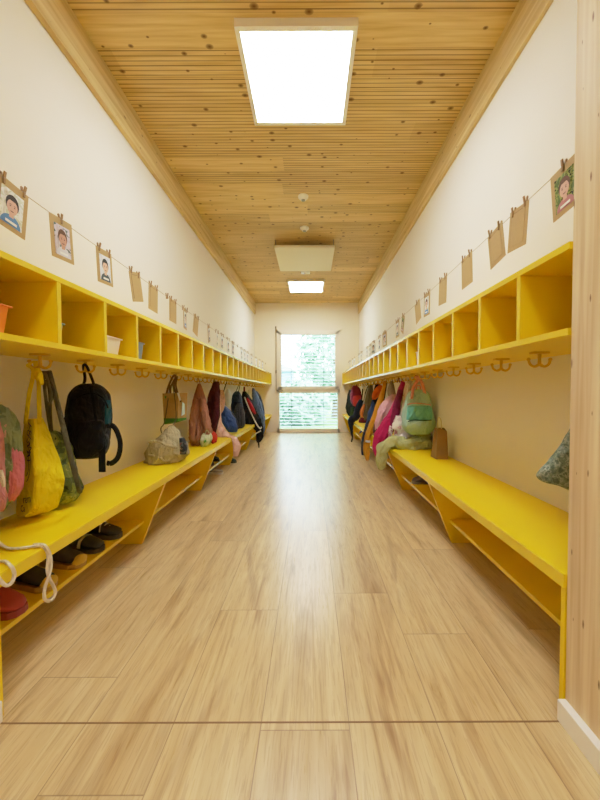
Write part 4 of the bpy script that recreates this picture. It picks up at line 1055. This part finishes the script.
D = 2.74
MINT = fabric('mint_green_nylon', (170, 204, 180), 0.12, 10, 0.7); MINT2 = fabric('teal_mint_nylon', (116, 196, 176), 0.15, 14, 0.65, 0.4); ROSE = fabric('rose_webbing', (226, 150, 132), 0.1)
t = T('backpack', D, 418, 435, 'mint green backpack with rose pink straps, on top of the heaped jackets', 'backpack')
form(rows(D, [(389.5, 413, 424), (393, 408.5, 428), (400, 406, 430), (408, 404, 431.5), (417, 402.5, 433), (425, 402.5, 433.5), (430, 404.5, 432), (434, 409, 428)], [0.03, 0.06, 0.085, 0.095, 0.1, 0.1, 0.085, 0.04]), n=56, e=2.7, lump=0.05, seed=33, lim=LIMR).build('body', MINT, t)
form(rows(D-0.085, [(405.5, 410, 428), (407.5, 407.5, 431), (413, 406.5, 432), (418.5, 406.8, 432), (421, 409, 430)], [0.012, 0.026, 0.032, 0.028, 0.012]), n=44, e=3.2, lump=0.08, seed=34, lim=LIMR).build('upper_pocket', MINT2, t)
form(rows(D-0.09, [(419.5, 408, 431), (422, 405, 433), (427, 405, 432.6), (432, 410, 428)], [0.014, 0.034, 0.036, 0.014]), n=44, e=2.8, lump=0.07, seed=35, lim=LIMR).build('lower_pocket', MINT, t)
G().tube(P3(D-0.122, (408, 421.5), (414, 420), (424, 420.5), (431.5, 420)), 0.004, 8).build('zipper', fabric('dark_teal_zip', (52, 92, 82), 0.1), t)
G().tube(P3(D-0.09, (407, 404.5), (414, 403.2), (424, 403.8), (431, 405)), 0.004, 8).build('piping', ROSE, t)
hk = CY[7]
strap([U(411.5, 399, D-.07), U(413.5, 388, D-.05), U(417.5, 379.5, hk-.01), (HXR+0.0, hk-0.005, 0.99)], 0.0125, 'shoulder_strap', ROSE, t, 0.005)
strap([U(426, 398.5, D-.06), U(423.5, 388, D-.05), U(420, 379.5, hk-.012), (HXR+0.006, hk-0.012, 0.99)], 0.0125, 'shoulder_strap', ROSE, t, 0.005)
G().tube([U(416, 391, D-.02), U(417, 386, D-.02), U(420, 386, D-.02), U(421, 391, D-.02)], 0.005, 8).build('hanging_loop', ROSE, t)
D = 2.98
CREAMF = spotted('cream_floral_print', [(0, (214, 198, 164)), (0.45, (232, 220, 192)), (0.6, (206, 150, 120)), (0.64, (226, 214, 186)), (0.72, (130, 136, 96))], 14)
t = T('children_jacket', D, 404, 432, 'cream floral jacket right behind the mint backpack', 'jacket')
form(rows(D, [(379.5, 408, 412.5), (386, 404.5, 414), (396, 401.5, 413), (407, 399, 411), (417, 397, 410), (427, 396.5, 410), (434, 397.5, 408)], [0.02, 0.05, 0.07, 0.075, 0.075, 0.075, 0.05]), n=48, folds=6, famp=0.2, lump=0.14, hem=0.03, seed=36, lim=LIMR).build('body', CREAMF, t)
loop(t, HXR, CY[8], 0.95, CREAMF)
D = 2.9
WPF = spotted('white_pink_floral', [(0, (222, 206, 198)), (0.45, (238, 228, 216)), (0.58, (220, 150, 160)), (0.63, (232, 216, 206)), (0.72, (160, 128, 122))], 12)
t = T('children_scarf', D, 405, 445, 'white scarf with pink flowers bunched under the mint backpack', 'scarf')
form(rows(D, [(416, 395, 404), (425, 393.5, 408), (433, 394, 415), (440, 392, 415), (446, 391, 413)], [0.02, 0.045, 0.05, 0.06, 0.04]), n=64, folds=9, famp=0.2, lump=0.34, seed=37, lim=(0.672, XR-0.004, ZB+0.03), hem=0.02).build('body', WPF, t)
D = 2.8
SAGE = fabric('sage_green_knit', (184, 186, 128), 0.14, 9, 0.9, 0.4)
t = T('children_jacket', D, 410, 452, 'sage green jacket heaped on the bench with a sleeve hanging over the edge', 'jacket')
form(rows(D, [(433, 419, 430), (437, 411, 432.5), (442, 403, 433), (447, 396, 432), (451, 393, 430)], [0.04, 0.07, 0.085, 0.09, 0.08]), n=56, folds=11, famp=0.12, lump=0.3, seed=38, lim=(0.66, XR-0.004, ZB+0.001)).build('body', SAGE, t)
G().tube([U(422, 440, D-.06), U(408, 444, D-.05), (0.735, 2.79, 0.435), (0.665, 2.80, 0.425), (0.615, 2.81, 0.37), (0.603, 2.82, 0.30), (0.60, 2.83, 0.225), (0.605, 2.83, 0.2)], [0.03, 0.044, 0.055, 0.058, 0.055, 0.048, 0.036, 0.018], 28, amp=0.4, seed=39).build('sleeve', SAGE, t)
D = 3.03
MAG = fabric('magenta_shell', (186, 28, 84), 0.12, 6, 0.65); MAGD = fabric('deep_magenta', (120, 22, 58), 0.15, 8, 0.7)
t = T('children_jacket', D, 385, 462, 'magenta jacket flaring out low over the bench edge', 'jacket')
form(rows(D, [(380.5, 401.5, 405), (387, 399, 404.5), (395, 396.5, 402.5), (404, 393, 400), (413, 388.5, 397.5), (422, 382, 395.5), (431, 377, 393), (440, 373.3, 388), (448, 373, 384.5), (456, 375.5, 383), (462, 378, 381.5)], [0.02, 0.04, 0.055, 0.06, 0.065, 0.075, 0.08, 0.07, 0.06, 0.05, 0.03]), n=56, folds=5, famp=0.2, lump=0.14, hem=0.03, seed=40, lim=LIMR).build('body', MAG, t)
G().tube(P3(D-0.07, (401, 390), (397.5, 403), (394.5, 417), (392, 430)), [0.02, 0.032, 0.034, 0.02], 12, amp=0.2).build('sleeve', MAGD, t)
G().tube(P3(D-0.09, (391.5, 426), (390.5, 431), (390, 437)), [0.014, 0.02, 0.014], 10, amp=0.3).build('flower_trim', spotted('flower_trim', [(0, (232, 220, 216)), (0.5, (200, 120, 150)), (0.6, (240, 232, 228))], 40), t)
loop(t, HXR, CY[9], 0.95, MAGD)
D = 3.33
PALEP = fabric('pale_pink_shell', (226, 172, 180), 0.12, 8, 0.75)
t = T('children_jacket', D, 384, 429, 'pale pink puffy jacket between the magenta and the mustard coats', 'jacket')
form(rows(D, [(394.5, 391.5, 396), (399, 386, 396.3), (404, 382, 395), (410, 379, 392.5), (417, 376.5, 388), (423, 375, 383.5), (428, 375, 379)], [0.02, 0.05, 0.065, 0.07, 0.065, 0.05, 0.025]), n=48, folds=6, famp=0.2, lump=0.14, hem=0.03, seed=41).build('body', PALEP, t)
G().tube([U(394, 395, D), U(393, 386, D), (HXR, CY[10], 0.955), (HXR, CY[10]-0.008, 0.985)], 0.006, 8).build('hanging_loop', fabric('taupe_tape', (150, 132, 112), 0.1), t)
form(rows(D+0.05, [(381, 390.5, 393), (388, 388, 394.5), (396, 388, 396)], [0.015, 0.04, 0.05]), n=28, lump=0.1).build('hood', fabric('taupe_hood', (168, 148, 124), 0.15), t)
D = 3.7
MUST = fabric('mustard_cotton', (212, 146, 34), 0.14, 8)
t = T('children_coat', D, 368, 458, 'long mustard yellow coat reaching nearly to the floor', 'coat')
form(rows(D, [(381, 384, 386.5), (388, 382, 386), (396, 379, 384.5), (405, 376, 382.5), (414, 373, 380), (422, 370, 377), (430, 367, 373.5), (438, 364.8, 371.2), (447, 363.5, 370.8), (455, 364, 370.5), (459, 366, 369.5)], [0.02, 0.035, 0.05, 0.06, 0.065, 0.065, 0.06, 0.055, 0.055, 0.05, 0.03]), n=48, folds=5, famp=0.2, lump=0.14, hem=0.03, seed=42).build('body', MUST, t)
strap(P3(D-0.06, (365.5, 441), (368.5, 441.6), (371, 441)), 0.012, 'reflective_band', plain('silver_band', (206, 198, 184), 0.4), t, 0.004, (0, 0, 1))
loop(t, HXR, CY[12], 0.95, MUST)
D = 3.5
t = T('children_jacket', D, 376, 436, 'brown-grey patterned jacket showing between mustard coat and pale pink one', 'jacket')
form(rows(D, [(424, 374, 379), (430, 373, 380), (436, 373.5, 378)], [0.03, 0.05, 0.03]), n=28, lump=0.12, seed=6).build('body', spotted('brown_pattern', [(0, (96, 66, 50)), (0.5, (150, 104, 70)), (0.6, (70, 48, 44))], 14), t)
G().tube([U(377, 425, D), U(383, 405, D+.05), (HXR, CY[11], 0.955)], 0.006, 8).build('hanging_loop', BLACK, t)
D = 4.1
t = T('sun_hat', D, 377, 400, 'bright orange cap hanging above the blue jacket', 'hat')
form(rows(D, [(385.2, 379, 381.8), (388, 375.5, 382.4), (392, 373, 381.6), (396, 372, 379), (399.5, 372.3, 375.5)], [0.02, 0.05, 0.06, 0.05, 0.025]), n=32, lump=0.03, seed=3).build('crown', fabric('orange_fabric', (226, 104, 22), 0.08), t)
G().tube([U(372.6, 399, D-.04), U(375, 396.5, D-.065), U(380, 390, D-.06)], 0.012, 8, flat=0.004, side=(1, 0, 0)).build('brim', fabric('orange_brim', (206, 88, 18), 0.08), t)
loop(t, HXR, CY[13], 0.952, fabric('orange_tape', (206, 88, 18), 0.08))
D = 4.45
DENIM = fabric('blue_denim', (58, 80, 140), 0.2, 14); INKN = fabric('ink_navy', (26, 30, 44), 0.3, 14)
t = T('children_jacket', D, 369, 431, 'blue jacket hanging below the orange cap', 'jacket')
form(rows(D, [(384, 377, 380), (390, 375.5, 383), (398, 373, 382), (406, 370.5, 378.5), (414, 368.3, 376), (422, 366.2, 373.5), (428, 365, 371), (432, 365, 369)], [0.02, 0.05, 0.06, 0.065, 0.065, 0.06, 0.05, 0.03]), n=44, folds=5, famp=0.2, lump=0.14, hem=0.03, seed=43).build('body', DENIM, t)
form(rows(D-0.02, [(383.5, 376, 379), (389, 374, 383), (397, 373, 383), (404, 373.5, 380)], [0.02, 0.06, 0.075, 0.05]), n=32, lump=0.1, seed=4).build('collar', INKN, t)
loop(t, HXR, CY[14], 0.95, INKN)
D = 4.0
t = T('children_trousers', D, 365, 456, 'dark rain trousers with a pale band, dangling past the bench edge', 'trousers')
G().tube([U(371, 421, D-.02), U(367, 430, D-.02), U(364.8, 438, D-.02), U(364, 447, D-.02), U(363.3, 455, D-.02)], [0.03, 0.036, 0.036, 0.034, 0.022], 16, amp=0.2, seed=5).build('leg', fabric('dark_rain_nylon', (40, 46, 60), 0.2), t)
G().tube(P3(D-.02, (364.7, 440.5), (364.5, 442.2)), 0.037, 16).build('reflective_band', plain('silver_band_light', (206, 206, 202), 0.4), t)
G().tube([U(371, 421, D), U(376, 400, D+.1), (HXR, CY[13]+0.02, 0.95), (HXR, CY[13]+0.012, 0.985)], 0.006, 8).build('hanging_loop', INKN, t)
D = 5.0
TAUPE = fabric('grey_taupe_shell', (112, 104, 92), 0.2, 10)
t = T('children_jacket', D, 366, 420, 'grey-brown jacket with an orange lining at its edge', 'jacket')
form(rows(D, [(384.5, 369, 372.5), (390, 365.5, 373.5), (398, 363.8, 373), (406, 362.5, 371.5), (413, 362.5, 370), (419, 364.5, 368)], [0.02, 0.05, 0.07, 0.07, 0.06, 0.035]), n=44, folds=6, famp=0.2, lump=0.14, hem=0.03, seed=44).build('body', TAUPE, t)
G().tube(P3(D-0.06, (364.5, 404), (362.5, 409), (361.5, 414), (362.5, 417.5)), [0.012, 0.026, 0.026, 0.012], 12).build('orange_lining', fabric('orange_lining', (206, 120, 66), 0.1), t)
strap(P3(D-0.07, (368, 388), (365.5, 396), (363.5, 404)), 0.006, 'reflective_piping', plain('grey_piping', (170, 170, 166), 0.4), t)
loop(t, HXR, CY[16], 0.95, INKN)
t = T('knit_hat', 5.1, 363, 425, 'dark red hat lying on the bench beneath the grey-brown jacket', 'hat')
form(rows(5.1, [(417.8, 360.5, 365), (420, 358.8, 367), (423.2, 358.6, 367.3)], [0.04, 0.07, 0.07]), n=32, lump=0.08, lim=(0.67, 9, ZB+0.001)).build('crown', fabric('dark_red_knit', (112, 30, 40), 0.2, 30), t)
G().tube(P3(5.02, (359, 422.5), (363, 423.3), (367, 422.3)), 0.012, 8).build('brim', fabric('dark_brim', (60, 26, 32), 0.2), t)
D = 5.2
t = T('children_trousers', D, 355, 440, 'black dungarees with dangling straps, past the dark red hat', 'trousers')
G().tube([U(361.5, 400, D), U(358.5, 408, D), U(356, 417, D), (0.63, D-.03, 0.42), U(353.8, 433, D-.05), U(353.3, 440, D-.05)], [0.03, 0.055, 0.055, 0.052, 0.048, 0.026], 16, amp=0.25, seed=8).build('leg', INKN, t)
G().tube([U(354.8, 429, D-.05), U(354.6, 431, D-.05)], 0.055, 16).build('reflective_band', plain('silver_band_dull', (180, 178, 170), 0.4), t)
for dx, dy in ((-1.8, 3), (0.8, 2.5)):
    G().tube([U(353.3, 436, D-.05), U(353.3+dx*.7, 439, D-.05), U(353.3+dx, 439+dy, D-.05)], 0.012, 8).build('strap_end', BLACK, t)
G().tube([U(361.5, 400, D), U(362.5, 392, D), (HXR, CY[18], 0.985)], 0.008, 8).build('hanging_loop', INKN, t)
t = T('sun_hat', 5.2, 363, 392, 'little white cloth hat hanging beside the dark red backpack', 'hat')
form(rows(5.3, [(384.5, 362, 364), (387, 361, 365.3), (391, 361.5, 364.6)], [0.02, 0.05, 0.03]), n=24, lump=0.05).build('crown', plain('white_cloth', (226, 224, 220), 0.8), t)
loop(t, HXR, CY[17], 0.952, WPIPE)
D = 5.95
BERRY = fabric('berry_nylon', (132, 34, 66), 0.25, 12, 0.6); CORAL = fabric('coral_red_nylon', (190, 54, 60), 0.15, 14, 0.6)
t = T('backpack', D, 356, 407, 'berry red backpack last on the row before the window', 'backpack')
form(rows(D, [(385.5, 352.8, 357), (389, 351.2, 360), (395, 350.4, 361.5), (401, 350.6, 361.8), (406, 353, 360)], [0.03, 0.07, 0.09, 0.09, 0.05]), n=44, e=2.5, lump=0.1, seed=45).build('body', BERRY, t)
form(rows(D-0.085, [(395.5, 354, 360), (398, 352.8, 361.3), (403, 352.8, 361.3), (406.5, 355, 359.5)], [0.012, 0.03, 0.03, 0.012]), n=32, e=2.8, lump=0.05).build('front_pocket', CORAL, t)
G().tube([U(354, 387, D), (HXR, CY[20]-0.01, 0.988), U(357, 387, D)], 0.006, 8).build('hanging_loop', BERRY, t)
D = 6.2
DGREEN = fabric('black_green_shell', (34, 44, 40), 0.3, 10)
t = T('children_jacket', D, 351, 416, 'black-green jacket behind the berry red backpack', 'jacket')
form(rows(D, [(390, 349, 353), (395, 347.5, 356), (402, 346.6, 358), (409, 346.2, 358), (414, 347.5, 356), (417, 349.5, 353)], [0.02, 0.05, 0.07, 0.08, 0.06, 0.03]), n=44, folds=5, famp=0.2, lump=0.14, hem=0.03, seed=46).build('body', DGREEN, t)
G().tube(P3(D-0.07, (352, 407), (352.5, 412), (350.5, 416)), [0.03, 0.045, 0.02], 12, amp=0.2).build('cuff', fabric('dark_green_cuff', (44, 70, 44), 0.2), t)
loop(t, HXR, CY[21], 0.95, DGREEN)

CLEAR = False
# ------------------------------------------------------------------ things in the cubbies
zc = ZSB+0.019+0.001
def tub(x, y, w, d, h, m, label, name='storage_tub', cat='tub', rim=True, grp=None):
    t = thing(name, (x, y, zc), label, cat, grp)
    rings = []
    for u, k in ((0, 0.84), (0.03, 0.86), (0.5, 0.93), (1, 1.0)):
        rings.append([Vector((x+w/2*k*sx*a, y+d/2*k*sy*b, zc+h*u)) for sx, sy, a, b in ((-1, -1, 1, .8), (-1, -1, .8, 1), (1, -1, .8, 1), (1, -1, 1, .8), (1, 1, 1, .8), (1, 1, .8, 1), (-1, 1, .8, 1), (-1, 1, 1, .8))])
    top = rings[-1]; c = sum(top, Vector())/8
    inner = [v.lerp(c, 0.07) for v in top]; bot = [Vector((c.x+(v.x-c.x)*0.8, c.y+(v.y-c.y)*0.8, zc+0.006)) for v in inner]
    G().loft(rings+[inner, bot]).build('tub_body', m, t, smooth=False)
    if rim:
        g = G(); rr = [v+Vector((0, 0, 0.001)) for v in top]
        g.tube(rr+[rr[0]], 0.003, 6, smoothn=2).build('rim', m, t)
    return t
IV = plain('ivory_plastic', (238, 226, 208), 0.45, 0.03)
tub(-0.925, CY[2]-0.03, 0.14, 0.13, 0.072, IV, 'ivory plastic tub in the third cubby, black backpack side')
tub(-0.93, CY[3]-0.045, 0.13, 0.11, 0.085, plain('grey_blue_plastic', (124, 140, 150), 0.5, 0.04), 'grey-blue tub in the fourth cubby, black backpack side')
tub(-0.95, 0.925, 0.15, 0.11, 0.085, plain('orange_plastic', (232, 128, 20), 0.5), 'orange tub in the cubby by the doorway, black backpack side')
tub(-0.95, CY[1]-0.07, 0.13, 0.08, 0.08, plain('teal_plastic', (120, 168, 150), 0.5), 'teal tub half hidden in the second cubby, black backpack side')
tub(-0.97, CY[4]-0.05, 0.13, 0.1, 0.09, plain('amber_plastic', (236, 160, 20), 0.5), 'amber tub in the fifth cubby, black backpack side')
tub(-0.92, CY[5]-0.06, 0.09, 0.07, 0.09, IV, 'narrow ivory cup in the sixth cubby, black backpack side', 'drinking_cup', 'cup')
tub(-0.9, CY[8]-0.05, 0.08, 0.07, 0.07, IV, 'small white cup in the ninth cubby, black backpack side', 'drinking_cup', 'cup')
tub(-0.92, CY[18]-0.05, 0.1, 0.08, 0.1, WHITE, 'white cup far along the shelf, black backpack side', 'drinking_cup', 'cup')
t = tub(0.77, CY[5]+0.02, 0.1, 0.09, 0.1, IV, 'white paper cup with grey emblem in a cubby, mint backpack side', 'drinking_cup', 'cup')
g = G(); cx_ = 0.77; cy_ = CY[5]+0.02
g.add([(cx_+0.017*math.cos(a), cy_-0.0455, zc+0.055+0.019*math.sin(a)) for a in [2*PI*i/14 for i in range(14)]], [list(range(14))]); g.build('emblem', plain('grey_emblem', (120, 118, 108), 0.7), t, smooth=False)
tub(0.75, CY[12]+0.0, 0.08, 0.08, 0.09, WHITE, 'small white cup in the thirteenth cubby, mint backpack side', 'drinking_cup', 'cup')
tub(0.75, CY[14]+0.0, 0.08, 0.08, 0.09, WHITE, 'small white cup in the fifteenth cubby, mint backpack side', 'drinking_cup', 'cup')

# ------------------------------------------------------------------ light
w = bpy.data.worlds.new('sky'); sc.world = w; w.use_nodes = True
nt = w.node_tree; bg = nt.nodes['Background']; bg.inputs[0].default_value = (0.74, 0.86, 1.0, 1); bg.inputs[1].default_value = 10.0
sun = bpy.data.lights.new('sun', 'SUN'); sun.energy = 3.5; sun.angle = 0.05; sun.color = (1, 0.95, 0.86)
so = bpy.data.objects.new('sun', sun); C.objects.link(so); so.rotation_euler = (math.radians(48), 0, math.radians(28))
pl = bpy.data.lights.new('window_portal', 'AREA'); pl.shape = 'RECTANGLE'; pl.size = 1.34; pl.size_y = 2.1; pl.cycles.is_portal = True
po = bpy.data.objects.new('window_portal', pl); C.objects.link(po); po.location = (-0.05, Y1+0.28, 1.08); po.rotation_euler = (-PI/2, 0, 0)
sc.view_settings.view_transform = 'Standard'; sc.view_settings.look = 'None'
sc.view_settings.exposure = 0.0; sc.view_settings.gamma = 1.08
# a soft shoulder, as a phone's tone curve has
vs_ = sc.view_settings; vs_.use_curve_mapping = True; cm = vs_.curve_mapping
WL = 8.0; cm.white_level = (WL, WL, WL); cm.clip_max_x = 1.0
def tone(x):
    x *= 1.24
    return x if x < 0.42 else 0.42+0.58*(1-math.exp(-(x-0.42)/0.70))
cv = cm.curves[3]
xs = [0, 0.2, 0.45, 0.6, 0.8, 1.0, 1.3, 1.7, 2.3, 3.2, 5.0, 8.0]
cv.points[0].location = (0, 0); cv.points[-1].location = (1, 1)
for x in xs[1:-1]: cv.points.new(x/WL, tone(x))
for p_ in cv.points: p_.handle_type = 'AUTO_CLAMPED'
cm.update()
sc.cycles.max_bounces = 10; sc.cycles.diffuse_bounces = 6; sc.cycles.glossy_bounces = 4; sc.cycles.transparent_max_bounces = 12
sc.cycles.use_denoising = True; sc.cycles.sample_clamp_indirect = 10.0
sc.cycles.caustics_reflective = False; sc.cycles.caustics_refractive = False
